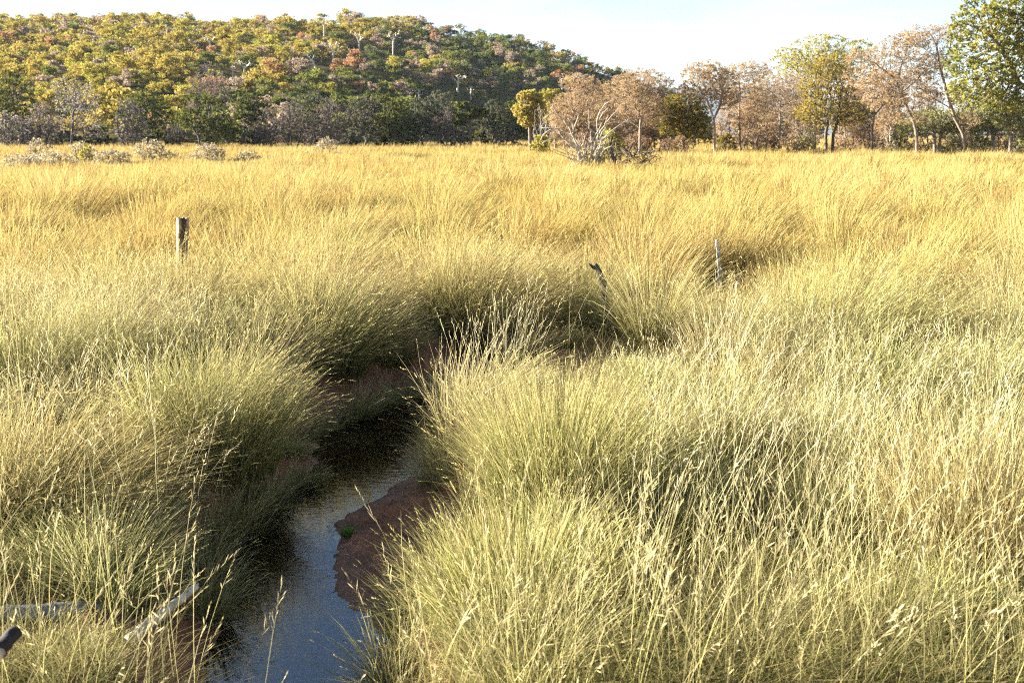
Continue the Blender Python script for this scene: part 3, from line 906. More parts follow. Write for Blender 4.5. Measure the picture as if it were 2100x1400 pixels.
def grow_tree(name, base, polys, lobes, kind, label, cat='tree', group=None, nattr=700, D=None, seed=1, leafscale=1.0, dens=1.0, bark=None, wob=0.25, rmax=None, leafcut=2, shell=0.35, fine=26):
    """base: world point of the foot; polys: limb lines and lobes: (centre, radii), both in world metres."""
    rng = np.random.default_rng(seed)
    K = KIND[kind]
    base = np.asarray(base, float)
    vol = np.array([np.prod(l[1]) for l in lobes]) ** 0.75; vol /= vol.sum()
    at = []
    for (c, rad), f in zip(lobes, vol):
        k = max(8, int(nattr * f))
        v = rng.normal(size=(k, 3)); v /= np.linalg.norm(v, axis=1, keepdims=True)
        v *= (rng.random((k, 1)) ** shell)
        at.append(np.asarray(c) - base + v * np.asarray(rad))
    at = np.concatenate(at)
    size = np.ptp(at, axis=0).mean()
    D = D or max(0.12, size / fine)
    at = at[at[:, 2] > 0.12]
    polys = [np.asarray(p) - base for p in polys]
    pos, par = colonize(polys, at, D, size * 1.2, D * 1.35, rng, wob=wob, maxn=9000)
    r, hgt, best = skeleton(pos, par, K['tip'])
    rmax = rmax or K.get('rmax', 0.16)
    if r.max() > rmax: r = K['tip'] * (r / K['tip']) ** (math.log(rmax / K['tip']) / math.log(r.max() / K['tip']))
    root = empty(name, base)
    tag(root, label, cat, group)
    ta = Acc()
    branch_tubes(ta, pos, par, r, best, bark or K['bark'], rng=rng)
    link('trunk' if cat == 'tree' else 'stems', ta.mesh('trunk', [M_BARK], True), root)
    if K['n']:
        ln = np.where(hgt <= leafcut)[0]
        m = max(1, int(round(K['n'] * dens)))
        idx = np.repeat(ln, m)
        ctr = pos[idx] + rng.normal(0, D * 0.55, (len(idx), 3)) * np.array((1, 1, 0.7))
        ctr[:, 2] = np.maximum(ctr[:, 2], 0.05)
        cl = np.clip(0.5 + 0.35 * snoise(ctr[:, 0] + ctr[:, 2] * .7, ctr[:, 1] + ctr[:, 2], size * 0.4, seed), 0, 1)
        la = Acc()
        leaf_quads(la, ctr, K['s'] * leafscale, K['a'], K['b'], rng, clump=cl)
        link('crown', la.mesh('crown', [M_LEAF]), root)
    return root


def px_tree(name, foot, Y, polys, lobes, kind, label, cat='tree', group=None, seed=1, deep=1.0, lobe_scale=1.0, **kw):
    fx, fy = foot
    x = P(fx, fy, Y)[0]
    base = np.array((x, Y, float(ground_z(np.array([x]), np.array([Y]))[0]) - 0.05))
    mpp = Y / CP / FPX
    rng = np.random.default_rng(seed + 5)
    wp = []
    for poly in polys:
        n = len(poly)
        dy = rng.normal(0, 0.25) * 0
        pts = [P(a, b, Y + (i / max(1, n - 1)) * rng.normal(0, 6 * mpp)) for i, (a, b) in enumerate(poly)]
        if poly[0][1] > fy - 8: pts[0] = np.array((pts[0][0], pts[0][1], base[2]))
        wp.append(pts)
    wp[0][0] = base
    wl = []
    for (cx, cy_, rx, ry) in lobes:
        dy = rng.uniform(-0.45, 0.45) * rx * mpp * deep
        rx, ry = rx * lobe_scale, ry * lobe_scale
        wl.append((P(cx, cy_, Y + dy), (rx * mpp, rx * mpp * deep * 0.9, ry * mpp)))
    return grow_tree(name, base, wp, wl, kind, label, cat, group, seed=seed, **kw)


def auto_tree(name, cx, top, width, Y, style, kind, label, cat='tree', group=None, seed=1, **kw):
    """A tree or bush given by its column, top row, width (photo pixels) and distance."""
    rng = np.random.default_rng(seed + 77)
    bot = pix(0, Y, 0.3)[1]
    H, wd = bot - top, width / 2
    lob = []
    if style == 'round':
        for i in range(7):
            a = rng.uniform(-1, 1)
            lob.append((cx + a * wd * 0.62, top + H * (0.22 + 0.42 * rng.random() + 0.12 * abs(a)), wd * rng.uniform(0.34, 0.5), H * rng.uniform(0.13, 0.2)))
        lob.append((cx, top + H * 0.2, wd * 0.5, H * 0.17))
        polys = [[(cx, bot), (cx + rng.normal(0, 4), bot - H * 0.2), (cx + rng.normal(0, 6), bot - H * 0.36)]]
        if rng.random() < 0.6: polys.append([polys[0][1], (cx + rng.choice([-1, 1]) * wd * 0.25, bot - H * 0.42)])
    elif style == 'flat':
        for i in range(6):
            a = rng.uniform(-1, 1)
            lob.append((cx + a * wd * 0.6, top + H * (0.12 + 0.30 * rng.random()), wd * rng.uniform(0.35, 0.5), H * rng.uniform(0.06, 0.1)))
        polys = [[(cx, bot), (cx + rng.normal(0, 3), bot - H * 0.3), (cx + rng.normal(0, 5), bot - H * 0.55)]]
    elif style == 'bare':
        lob = [(cx, top + H * 0.28, wd * 0.9, H * 0.27), (cx - wd * .4, top + H * .35, wd * .5, H * .2), (cx + wd * .4, top + H * .3, wd * .5, H * .2)]
        polys = [[(cx, bot), (cx, bot - H * 0.3), (cx + 3, bot - H * 0.5)]]
    else:   # shrubby: several stems, leaves nearly to the ground
        for i in range(8):
            a = rng.uniform(-1, 1)
            lob.append((cx + a * wd * 0.66, top + H * (0.25 + 0.5 * rng.random() + 0.12 * abs(a)), wd * rng.uniform(0.3, 0.45), H * rng.uniform(0.15, 0.25)))
        lob.append((cx + rng.normal(0, wd * .1), top + H * 0.2, wd * 0.4, H * 0.18))
        polys = []
        for s_ in (-0.55, -0.1, 0.4):
            polys.append([(cx + s_ * wd * 0.3, bot), (cx + s_ * wd * 0.7, bot - H * 0.25), (cx + s_ * wd * 0.9 + rng.normal(0, 3), bot - H * 0.45)])
    return px_tree(name, (cx, bot), Y, polys, lob, kind, label, cat, group, seed, **kw)


G_LEFT = "trees of the shaded tree line below the hill"
LEFT = [
    (18, 152, 130, 140, 'round', 'green', "tall dark green tree at the left end of the shaded tree line"),
    (28, 236, 120, 127, 'shrubby', 'silver', "low silvery-tipped tree at the left end of the shaded tree line"),
    (145, 162, 165, 131, 'round', 'silver', "broad grey tree with sunlit pale top and forked dark trunk in the tree line"),
    (85, 215, 90, 128, 'shrubby', 'grey', "dark grey twiggy tree between the low silvery tree and the broad pale-topped one"),
    (265, 208, 105, 128, 'shrubby', 'silver', "small silvery grey tree just right of the broad pale-topped tree"),
    (298, 186, 140, 142, 'round', 'green', "dark green tree standing behind the small silvery grey tree"),
    (412, 193, 155, 129, 'round', 'green', "wide rounded olive green tree with pale forked trunks in the tree line"),
    (428, 142, 90, 152, 'bare', 'grey', "bare grey tree rising out of the wide rounded olive green tree"),
    (512, 188, 100, 142, 'round', 'green', "green tree in the tree line, behind the wide rounded olive one to its left"),
    (548, 226, 80, 128, 'shrubby', 'grey', "low dark grey tree right of the wide rounded olive tree"),
    (600, 205, 110, 130, 'shrubby', 'grey', "brownish grey twiggy tree with leaning dark trunks in the tree line"),
    (640, 192, 120, 144, 'round', 'greygreen', "grey-green tree behind the brownish grey twiggy one"),
    (682, 206, 110, 130, 'shrubby', 'grey', "wide grey tree behind the sunlit whitish bush in the grass"),
    (745, 203, 120, 132, 'round', 'greygreen', "dark grey-green tree directly right of the wide grey tree"),
    (770, 188, 120, 146, 'round', 'green', "taller green tree behind the dark grey-green one"),
    (815, 210, 100, 129, 'shrubby', 'green', "bushy dark green tree near the middle of the shaded tree line"),
    (868, 205, 110, 131, 'round', 'greygreen', "grey-green tree with a leaning dark trunk, left of the lone flat-crowned tree"),
    (905, 190, 110, 145, 'round', 'greygreen', "tall grey-green tree behind the lone flat-crowned tree, to its left"),
    (918, 228, 70, 128, 'shrubby', 'grey', "low grey tree just left of the lone flat-crowned tree"),
    (966, 212, 78, 128, 'flat', 'green', "lone dark green flat-crowned tree on a slim straight trunk"),
    (1015, 208, 90, 134, 'round', 'greygreen', "grey-green tree just right of the lone flat-crowned tree"),
    (1055, 214, 90, 138, 'round', 'green', "dark green tree at the right end of the shaded tree line, behind the yellow tree"),
]
for i, (cx, top, wd, Y, st, kd, lab) in enumerate(LEFT):
    auto_tree('broadleaf_tree', cx, top - 8, wd, Y, st, kd, lab, 'tree', G_LEFT, seed=100 + i, nattr=900, fine=28, dens=1.0, shell=0.5, lobe_scale=1.1)
UNDER = [(60, 262, 70), (205, 258, 80), (330, 262, 80), (360, 250, 60), (480, 255, 80), (520, 262, 60), (640, 262, 70), (720, 265, 60), (790, 262, 70), (850, 262, 60), (940, 262, 70), (990, 262, 70), (1040, 258, 70), (130, 262, 80), (430, 268, 60)]
UNDER_AT = ["between the low silvery tree and the dark twiggy one", "between the broad pale-topped tree and the small silvery one", "at the left foot of the wide rounded olive tree", "behind the foot of the wide rounded olive tree", "right below the wide rounded olive tree", "at the foot of the low dark grey tree", "between the brownish twiggy tree and the wide grey tree", "at the foot of the dark grey-green tree", "left of the bushy tree in the middle", "right of the bushy tree in the middle", "at the left foot of the lone flat-crowned tree", "at the right foot of the lone flat-crowned tree", "at the right end of the tree line", "under the broad pale-topped tree", "between the pale trunks of the rounded olive tree"]
for i, ((cx, top, wd), where) in enumerate(zip(UNDER, UNDER_AT)):
    auto_tree('bush', cx, top, wd, 133 + (i % 3) * 2, 'shrubby', ['grey', 'greygreen', 'green'][i % 3], "dark low bush " + where, 'bush', "bushes under the shaded tree line", seed=160 + i, nattr=260, dens=1.3, shell=0.5)

G_R = "trees at the right edge of the field"
RIGHT = [
    ('tan', 84, [[(1312, 300), (1313, 262), (1316, 225)], [(1314, 240), (1300, 215), (1290, 200)]], [(1318, 168, 52, 24), (1288, 183, 45, 26), (1347, 178, 34, 24), (1312, 215, 50, 24), (1340, 235, 30, 18)], "round tan dry tree with slim trunk right behind the dead pale bush"),
    ('tan', 89, [[(1215, 300), (1212, 265), (1205, 235)], [(1213, 270), (1235, 240)], [(1212, 265), (1180, 240)]], [(1190, 170, 40, 15), (1222, 196, 55, 24), (1180, 218, 50, 26), (1240, 235, 45, 26), (1160, 245, 30, 18)], "wide tan dry tree spreading behind the left half of the dead pale bush"),
    ('yellow', 100, [[(1088, 296), (1086, 262), (1084, 235)]], [(1086, 200, 23, 13), (1074, 226, 20, 16), (1098, 224, 20, 20), (1085, 245, 20, 14)], "small bright yellow tree at the end of the shaded tree line"),
    ('yelgreen', 106, [[(1140, 296), (1138, 250)]], [(1128, 196, 22, 12), (1150, 214, 32, 18), (1140, 240, 24, 14)], "yellowish tree partly hidden behind the wide tan one"),
    ('olivegold', 90, [[(1402, 300), (1402, 270), (1400, 250)]], [(1400, 225, 44, 30), (1378, 250, 30, 28), (1418, 255, 30, 30)], "low olive and gold leafy tree filling the gap under the distant blue ridge"),
    ('tan', 82, [[(1466, 303), (1465, 262), (1461, 236), (1450, 205)], [(1463, 245), (1478, 215), (1482, 190)]], [(1446, 152, 42, 24), (1474, 162, 34, 24), (1436, 184, 42, 20), (1480, 200, 36, 22)], "tan dry tree with a thin straight whitish trunk"),
    ('tan', 90, [[(1520, 296), (1516, 250), (1517, 200), (1515, 160)], [(1522, 294), (1535, 272), (1548, 250)]], [(1528, 148, 42, 20), (1508, 180, 44, 24), (1542, 208, 42, 26), (1528, 242, 38, 18)], "slender tan dry tree with twiggy top, right of the whitish trunk"),
    ('palegrey', 96, [[(1598, 298), (1600, 250), (1600, 215)]], [(1600, 172, 58, 20), (1578, 202, 52, 24), (1632, 198, 42, 26), (1600, 235, 45, 18)], "pale greyish tan tree in front of the yellow-green sprouting one"),
    ('yelgreen', 106, [[(1672, 296), (1670, 240), (1672, 190)]], [(1618, 118, 32, 20), (1660, 100, 35, 24), (1700, 96, 34, 24), (1750, 102, 38, 20), (1670, 135, 65, 28), (1740, 140, 40, 28)], "tall yellow-green tree with upright sprouting twigs along its top"),
    ('gold', 84, [[(1696, 298), (1694, 275), (1698, 245)], [(1708, 298), (1709, 275), (1718, 245)]], [(1700, 140, 46, 28), (1698, 182, 52, 34), (1722, 232, 60, 26), (1676, 228, 40, 26)], "dense golden olive tree on short dark twin trunks"),
    ('tan', 87, [[(1790, 297), (1789, 262), (1792, 238), (1797, 205)], [(1790, 245), (1765, 225)], [(1791, 240), (1815, 210)]], [(1778, 188, 46, 18), (1812, 168, 42, 22), (1758, 212, 38, 13), (1825, 205, 34, 18)], "small tan dry tree with a thin pale trunk, right of the golden olive one"),
    ('tan', 76, [[(1882, 318), (1880, 285), (1876, 255), (1862, 225), (1848, 190), (1832, 158), (1800, 135)], [(1878, 268), (1868, 245), (1866, 225)], [(1848, 190), (1880, 165), (1900, 140)], [(1840, 170), (1850, 130), (1860, 105)]], [(1815, 205, 44, 20), (1885, 205, 40, 22), (1862, 240, 36, 15), (1795, 120, 54, 24), (1848, 102, 50, 26), (1898, 122, 40, 30), (1775, 158, 42, 20), (1858, 160, 46, 22)], "large tan dry tree with a dark curving trunk and bare branches"),
    ('tan', 76, [[(1985, 318), (1975, 275), (1957, 240), (1942, 190), (1929, 140), (1921, 95), (1905, 65)], [(1957, 226), (1925, 208), (1900, 194)], [(1930, 145), (1945, 110), (1950, 90)]], [(1898, 72, 46, 18), (1938, 72, 32, 22), (1868, 82, 36, 14), (1918, 140, 38, 30), (1905, 190, 30, 14), (1965, 195, 28, 24), (1985, 245, 24, 16)], "tall tan dry tree whose slim trunk leans left beside the big green tree"),
    ('softgreen', 79, [[(1918, 316), (1917, 285), (1912, 265)], [(1926, 316), (1928, 285), (1936, 262)]], [(1915, 248, 46, 24), (1880, 262, 36, 20), (1950, 255, 36, 20)], "low green tree on two short dark trunks between the curving and leaning tan trees"),
    ('biggreen', 66, [[(2150, 330), (2142, 260), (2128, 200), (2090, 172), (2045, 158)], [(2128, 200), (2110, 120), (2075, 60)], [(2140, 240), (2160, 130), (2165, 60)], [(2090, 172), (2060, 110), (2030, 70)]], [(2015, 55, 56, 46), (2080, 45, 60, 50), (1985, 125, 42, 40), (2045, 140, 60, 44), (2110, 110, 60, 60), (2165, 60, 60, 60), (2180, 150, 60, 50), (2120, 10, 60, 36), (1990, 178, 42, 30), (2050, 196, 50, 28), (2105, 205, 50, 28)], "big leafy bright green tree reaching in from the right edge"),
    ('softgreen', 79, [[(2036, 312), (2038, 275), (2045, 240), (2048, 205)], [(2040, 265), (2010, 240)]], [(2040, 228, 50, 30), (2000, 248, 38, 22), (2055, 260, 30, 18)], "soft green slender tree standing under the big green tree, dark trunk"),
    ('softgreen', 75, [[(2073, 316), (2072, 275), (2068, 240)], [(2072, 280), (2095, 255)]], [(2085, 236, 42, 30), (2110, 262, 34, 22)], "soft green tree with a thin pale trunk closest to the right edge"),
]
for i, (kd, Y, polys, lobes, lab) in enumerate(RIGHT):
    big = kd == 'biggreen'
    px_tree('dry_tree' if kd in ('tan', 'palegrey') else 'broadleaf_tree', polys[0][0], Y, polys, lobes, kd, lab, 'tree', G_R, seed=200 + i,
            nattr=5200 if big else 3000, dens=1.0, rmax=0.26 if big else None, shell=0.5, lobe_scale=1.16, fine=46 if big else 36)

FILL = [(1548, 190, 90, 104, 'tan', "tan dry tree filling the gap right of the slender twiggy-topped tree"),
        (1588, 215, 80, 98, 'tan', "low tan dry tree under the pale greyish tan one"),
        (1642, 190, 84, 100, 'palegrey', "pale tan tree just left of the golden olive tree"),
        (1752, 165, 90, 100, 'tan', "tan dry tree between the golden olive tree and the thin pale trunk"),
        (1836, 160, 90, 102, 'tan', "tan dry tree behind the left side of the curving dark trunk"),
        (1905, 150, 90, 98, 'palegrey', "pale tan tree between the curving and the leaning trunks"),
        (1968, 170, 80, 94, 'softgreen', "soft green tree right behind the leaning tan trunk"),
        (1240, 190, 90, 98, 'tan', "tan dry tree behind the middle of the dead pale bush"),
        (2085, 205, 80, 92, 'softgreen', "soft green tree behind the thin pale trunk at the right edge")]
for i, (cx, top, wd, Y, kd, lab) in enumerate(FILL):
    auto_tree('dry_tree' if kd != 'softgreen' else 'broadleaf_tree', cx, top, wd, Y, 'shrubby' if i % 2 else 'round', kd, lab, 'tree', G_R, seed=230 + i, nattr=2600, fine=34, shell=0.5, lobe_scale=1.15)

BELT = [(1575, 120, 110, 112, 'palegrey', "tall pale twiggy tree at the left shoulder of the right-hand trees"), (1640, 105, 110, 114, 'tan', "tall tan tree behind the golden olive tree, to its left"), (1725, 102, 110, 116, 'palegrey', "tall pale twiggy tree right behind the golden olive tree"), (1790, 115, 100, 110, 'tan', "tall tan tree above the thin pale trunk"), (1850, 95, 100, 112, 'palegrey', "tall pale twiggy tree behind the curving dark trunk"), (1500, 175, 100, 115, 'tan', "tan tree behind the gap between whitish and slender trunks"), (2010, 190, 100, 108, 'softgreen', "soft green tree under the left edge of the big green tree"), (1185, 175, 110, 104, 'tan', "tan tree far behind the left half of the dead pale bush"), (1290, 160, 110, 100, 'palegrey', "pale tan tree behind the right half of the dead pale bush"), (1345, 195, 80, 98, 'tan', "low tan tree right of the round tan one by the dead bush")]
for i, (cx, top, wd, Y, kd, lab) in enumerate(BELT):
    auto_tree('dry_tree' if kd != 'softgreen' else 'broadleaf_tree', cx, top, wd, Y, 'shrubby', kd, lab, 'tree', G_R, seed=350 + i, nattr=2600, fine=32, shell=0.5, lobe_scale=1.15, leafscale=1.25)

SHRUBS = [   # column, top, width, distance, kind, label
    (1110, 205, 60, 78, 'bare', "bare grey twiggy bush left of the dead pale bush"),
    (1110, 272, 64, 76, 'yelgreen', "low yellow-green bush at the foot of the bare grey bush"),
    (1252, 262, 70, 56, 'yelgreen', "sparse yellow-green bush growing through the dead pale bush"),
    (1390, 276, 80, 84, 'brown', "low brown scrub below the olive and gold tree"),
    (1575, 252, 90, 86, 'brown', "wide brown twiggy bush right of the slender tan tree"),
    (1625, 268, 56, 83, 'brown', "small reddish brown bush left of the golden olive tree"),
    (1755, 280, 70, 84, 'brown', "low brown scrub between the golden olive tree and thin pale trunk"),
    (1818, 258, 66, 80, 'barewhite', "whitish bare brush left of the curving tan tree's trunk"),
    (1848, 245, 56, 82, 'softgreen', "green bush behind the curving tan tree's trunk"),
    (1955, 278, 60, 82, 'softgreen', "low olive bush between the leaning tan tree and the two dark trunks"),
    (2010, 276, 70, 80, 'softgreen', "low olive bush just right of the leaning tan trunk"),
    (2095, 280, 60, 76, 'softgreen', "low olive bush in the grass at the right edge"),
    (1490, 270, 60, 92, 'olivegold', "dark low bush behind the whitish trunk"),
    (1720, 276, 60, 92, 'brown', "dry scrub behind the dark twin trunks"),
    (1535, 262, 70, 94, 'brown', "brown scrub behind the foot of the slender tan tree"),
    (1660, 258, 70, 95, 'softgreen', "green scrub left of the dark twin trunks"),
    (1780, 262, 70, 93, 'brown', "brown scrub behind the thin pale trunk"),
    (1890, 268, 70, 90, 'brown', "brown scrub behind the curving tan trunk's foot"),
    (1985, 265, 80, 92, 'brown', "brown scrub behind the leaning tan trunk's foot"),
    (2050, 262, 80, 90, 'brown', "brown scrub under the big green tree"),
    (1310, 270, 80, 92, 'brown', "brown scrub around the slim trunk behind the dead pale bush"),
    (1190, 262, 90, 93, 'brown', "brown scrub behind the left half of the dead pale bush"),
]
for i, (cx, top, wd, Y, kd, lab) in enumerate(SHRUBS):
    auto_tree('shrub', cx, top, wd, Y, 'shrubby', kd, lab, 'bush', "bushes under the right-hand trees", seed=240 + i, nattr=900, fine=30, dens=1.0, shell=0.6)
BACK = [(1425, 225, 'olivegold', "behind the thin whitish trunk"), (1560, 222, 'greygreen', "behind the slender tan tree"), (1650, 205, 'olivegold', "behind the golden olive tree, to its left"), (1750, 215, 'green', "behind the small tan tree with thin pale trunk"), (1835, 222, 'olivegold', "behind the curving tan tree"), (1950, 222, 'softgreen', "behind the leaning tan tree"), (2050, 225, 'green', "behind the soft green trees at the right edge"), (2130, 225, 'olivegold', "just past the right edge")]
for i, (cx, top, kd, where) in enumerate(BACK):
    auto_tree('broadleaf_tree', cx, top, 115, 128 + 4 * (i % 3), 'round', kd, "distant leafy tree " + where, 'tree', "distant trees behind the right-hand trees", seed=270 + i, nattr=520, dens=1.2, leafscale=1.6, shell=0.5)

PALE_SHRUBS = [
    (40, 312, 170, 52, "whitish-leaved bush at the left edge of the field"),
    (75, 280, 60, 62, "tallest whitish bush with a bare sprig, near the left edge"),
    (105, 306, 120, 55, "low whitish-leaved bush in front of the tall one near the left edge"),
    (172, 290, 80, 66, "whitish bush with a bright yellow-green sprout on top"),
    (230, 303, 90, 64, "low pale bush between the sprouting bush and the spiky one"),
    (315, 283, 95, 68, "spiky pale bush of upright twigs in the grass"),
    (430, 290, 110, 70, "wide whitish-leaved bush right of the spiky one"),
    (500, 304, 70, 70, "low sparse pale bush at the right end of the whitish scrub"),
    (664, 279, 76, 76, "lone whitish bush standing apart below the shaded tree line"),
]
for i, (cx, top, wd, Y, lab) in enumerate(PALE_SHRUBS):
    auto_tree('shrub', cx, top, wd, Y, 'shrubby', 'whiteleaf', lab, 'bush', "whitish bushes along the field", seed=300 + i, nattr=700, fine=30, dens=1.0, leafscale=1.0, shell=0.6, lobe_scale=1.15)
auto_tree('shrub', 180, 289, 46, 65, 'shrubby', 'yelgreen', "bright yellow-green sprouting bush poking out of the whitish scrub", 'bush', None, seed=330, nattr=90, shell=0.6)

# ------------------------------------------------------------------ woodland on the hill
def hill_hit(px, py):
    ys = np.arange(150, 470, 1.0)
    v, u = (700 - py) / FPX, (px - 1050) / FPX
    t = ys / (CP + v * SP)
    x, z = u * t, CAM_Z + (-SP + v * CP) * t
    h = hill_h(x, ys) + 0.26
    k = np.where((h >= z) & (h > 0.6))[0]
    return (x[k[0]], ys[k[0]], h[k[0]]) if len(k) else None


HK = {
    'olive yellow': ((.27, .22, .05), (.46, .36, .09)),
    'green': ((.15, .17, .045), (.27, .27, .07)),
    'dark green': ((.08, .10, .035), (.15, .17, .06)),
    'bright yellow-green': ((.30, .28, .05), (.48, .41, .10)),
    'mauve-grey dry': ((.27, .205, .15), (.42, .33, .25)),
    'rust-coloured': ((.33, .18, .09), (.45, .27, .14)),
}


def hill_proto(kind, seed, nleaf, ls):
    rng = np.random.default_rng(seed)
    a = Acc()
    ca, cb = HK[kind]
    H, wd = 5.0, 2.6
    bark = (.30, .25, .19) if rng.random() < 0.5 else (.14, .11, .09)
    nl = 9
    ang = rng.uniform(0, 6.28, nl); rr = wd * rng.uniform(0.15, 0.75, nl)
    lc = np.stack([rr * np.cos(ang), rr * np.sin(ang), H * rng.uniform(0.42, 0.86, nl) - 0.12 * rr], 1)
    if nleaf > 200:
        polys = [[(0, 0, -0.3), (rng.normal(0, .15), rng.normal(0, .15), 1.0), (rng.normal(0, .3), rng.normal(0, .3), 2.0)]]
        pos, par = colonize([np.array(p) for p in polys], lc, 0.45, 9, 0.4, rng)
        r, hg, best = skeleton(pos, par, 0.045)
        branch_tubes(a, pos, par, r, best, bark, 5, rng=rng)
    w_ = rng.uniform(0.7, 1.3, nl)
    lob = rng.choice(nl, nleaf, p=w_ / w_.sum())
    v = rng.normal(size=(nleaf, 3)); v /= np.linalg.norm(v, axis=1, keepdims=True)
    v *= (rng.random((nleaf, 1)) ** 0.4) * np.array((1.05, 1.05, 0.62)) * rng.uniform(0.7, 1.15, nl)[lob][:, None]
    ctr = lc[lob] + v
    leaf_quads(a, ctr, ls, ca, cb, rng, clump=rng.random(nl)[lob])
    return a


HT_PROTO, HT_LOW = {}, {}
for k_i, k in enumerate(HK):
    HT_PROTO[k] = [hill_proto(k, 400 + k_i * 10 + j, 1100, 0.32).mesh('hill_tree', [M_LEAF]) for j in range(3)]
    HT_LOW[k] = [hill_proto(k, 500 + k_i * 10 + j, 300, 0.52) for j in range(3)]


def hill_zone(px, py):
    marks = [(60, "above the far-left silvery bush"), (150, "above the broad pale-topped tree"), (265, "above the small silvery tree"), (410, "above the wide rounded olive tree"), (520, "just right of the wide olive tree"), (610, "above the brownish twiggy tree"), (690, "above the wide grey tree"), (765, "above the lone whitish bush"), (860, "above the tree with leaning trunk"), (965, "above the lone flat-crowned tree"), (1050, "above the tree line's right end"), (1140, "above the yellow tree"), (1230, "above the wide tan tree")]
    m = min(marks, key=lambda q: abs(q[0] - px))[1]
    return ("high on the hill " if py < 75 else "halfway up the hill " if py < 135 else "low on the hill ") + m


PALE_TREES = [   # foot and top in the photo, crown width, label
    (665, 75, 42, 40, "pale bare forked tree nearest the crest of the hill"),
    (683, 130, 88, 46, "pale many-branched bare tree on the hill above the wide grey tree"),
    (648, 141, 108, 30, "pale bare tree leaning left on the hill"),
    (806, 116, 66, 36, "pale bare tree with a straight white trunk, rightmost near the crest"),
    (737, 110, 66, 34, "pale bare tree with a thin trunk left of the straight white one"),
    (501, 160, 126, 50, "pale forked bare tree low on the hill above the green tree"),
    (478, 160, 136, 18, "short pale bare stem beside the low forked bare tree"),
    (432, 107, 78, 30, "pale thin trunk topped by mauve twigs on the sunlit slope"),
    (938, 192, 155, 34, "bare grey-white tree spreading above the lone flat-crowned tree"),
    (966, 206, 178, 24, "short pale bare tree right above the lone flat-crowned tree"),
    (860, 210, 185, 26, "short white broken trunk left of the lone flat-crowned tree"),
    (943, 78, 52, 34, "pale bare tree near the crest where the skyline starts to fall"),
    (1153, 186, 146, 34, "pale trunk with rust-coloured leaves on the dark side of the hill"),
]

def build_hill_trees():
    rng = np.random.default_rng(77)
    cand = []
    for y0 in np.arange(152, 455, 3.7):
        xs = np.arange(-0.62 * y0 - 5, 0.30 * y0 + 5, 4.1) + rng.uniform(0, 4)
        xs = xs + rng.uniform(-1.9, 1.9, len(xs))
        ys = y0 + rng.uniform(-1.9, 1.9, len(xs))
        cand.append(np.stack([xs, ys], 1))
    cand = np.concatenate(cand)
    h = hill_h(cand[:, 0], cand[:, 1])
    k = h > 0.8
    cand, h = cand[k], h[k]
    px, py = pix(cand[:, 0], cand[:, 1], h + 0.26)
    tx, ty = pix(cand[:, 0], cand[:, 1], h + 4.0)
    dcr = np.interp(px, HC[:, 0], HC[:, 2])
    k = cand[:, 1] < dcr + 14
    cand, h, px, py, ty = cand[k], h[k], px[k], py[k], ty[k]
    n = len(cand)
    for fx, fy, top, wd_, _lab in PALE_TREES:          # these stand in small clearings
        hit = hill_hit(fx, fy)
        if hit is None: continue
        bad = (np.abs(px - fx) < wd_ * 0.5 + 9) & (cand[:, 1] < hit[1] + 2.5) & (ty < fy - 2)
        cand, h, px, py, ty = cand[~bad], h[~bad], px[~bad], py[~bad], ty[~bad]
    n = len(cand)
    scale = rng.uniform(0.5, 1.0, n) * np.where(rng.random(n) < 0.15, 1.45, 1.0) * (1 + 0.12 * rng.normal(size=n)).clip(0.7, 1.4)
    shade = smooth(-90, 40, (px - 760) - (py - 110) * -2.2)       # hill's shaded right side put into the colours: darker, greener tree kinds
    kinds = []
    for i in range(n):
        p = np.array([0.56, 0.11, 0.03, 0.16, 0.125, 0.015]) * (1 - shade[i]) + np.array([0.10, 0.36, 0.24, 0.05, 0.23, 0.02]) * shade[i]
        q = snoise(cand[i, 0], cand[i, 1], 38, 71)
        p = p * np.array([1 + 0.6 * q, 1 - 0.4 * q, 1, 1, 1 - 0.5 * q, 1]).clip(0.1, 3)
        kinds.append(list(HK)[rng.choice(6, p=p / p.sum())])
    shown = (px > 0) & (px < 2100) & (ty < np.where(px < 1080, 196, 190)) & (px < 1300)
    size = scale / cand[:, 1]
    order = np.argsort(-np.where(shown, size, 0))
    solo = set(order[:290].tolist())
    stuff = Acc()
    for i in range(n):
        s = scale[i]; rot = rng.uniform(0, 6.28); hz = s * rng.uniform(0.8, 1.12)
        loc = (cand[i, 0], cand[i, 1], h[i] + 0.15)
        j = int(rng.integers(3))
        if i in solo:
            o = link('hillside_tree', HT_PROTO[kinds[i]][j], None, loc)
            o.rotation_euler = (0, 0, rot); o.scale = (s, s, hz)
            tag(o, ("small " if s < 0.8 else "large " if s > 1.15 else "") + kinds[i] + " tree " + hill_zone(px[i], ty[i]), 'tree', "trees on the wooded hill")
        else:
            A = HT_LOW[kinds[i]][j]
            v = np.concatenate(A.v); c = np.concatenate(A.c)
            q = np.concatenate(A.q)
            ca, sa = math.cos(rot) * s, math.sin(rot) * s
            vv = np.stack([v[:, 0] * ca - v[:, 1] * sa + loc[0], v[:, 0] * sa + v[:, 1] * ca + loc[1], v[:, 2] * hz + loc[2]], 1)
            stuff.add(vv, q, None, c)
    tag(link('hillside_woodland', stuff.mesh('hillside_woodland', [M_LEAF])), kind='stuff')
    print("hill trees", n, "solo", len(solo))


build_hill_trees()

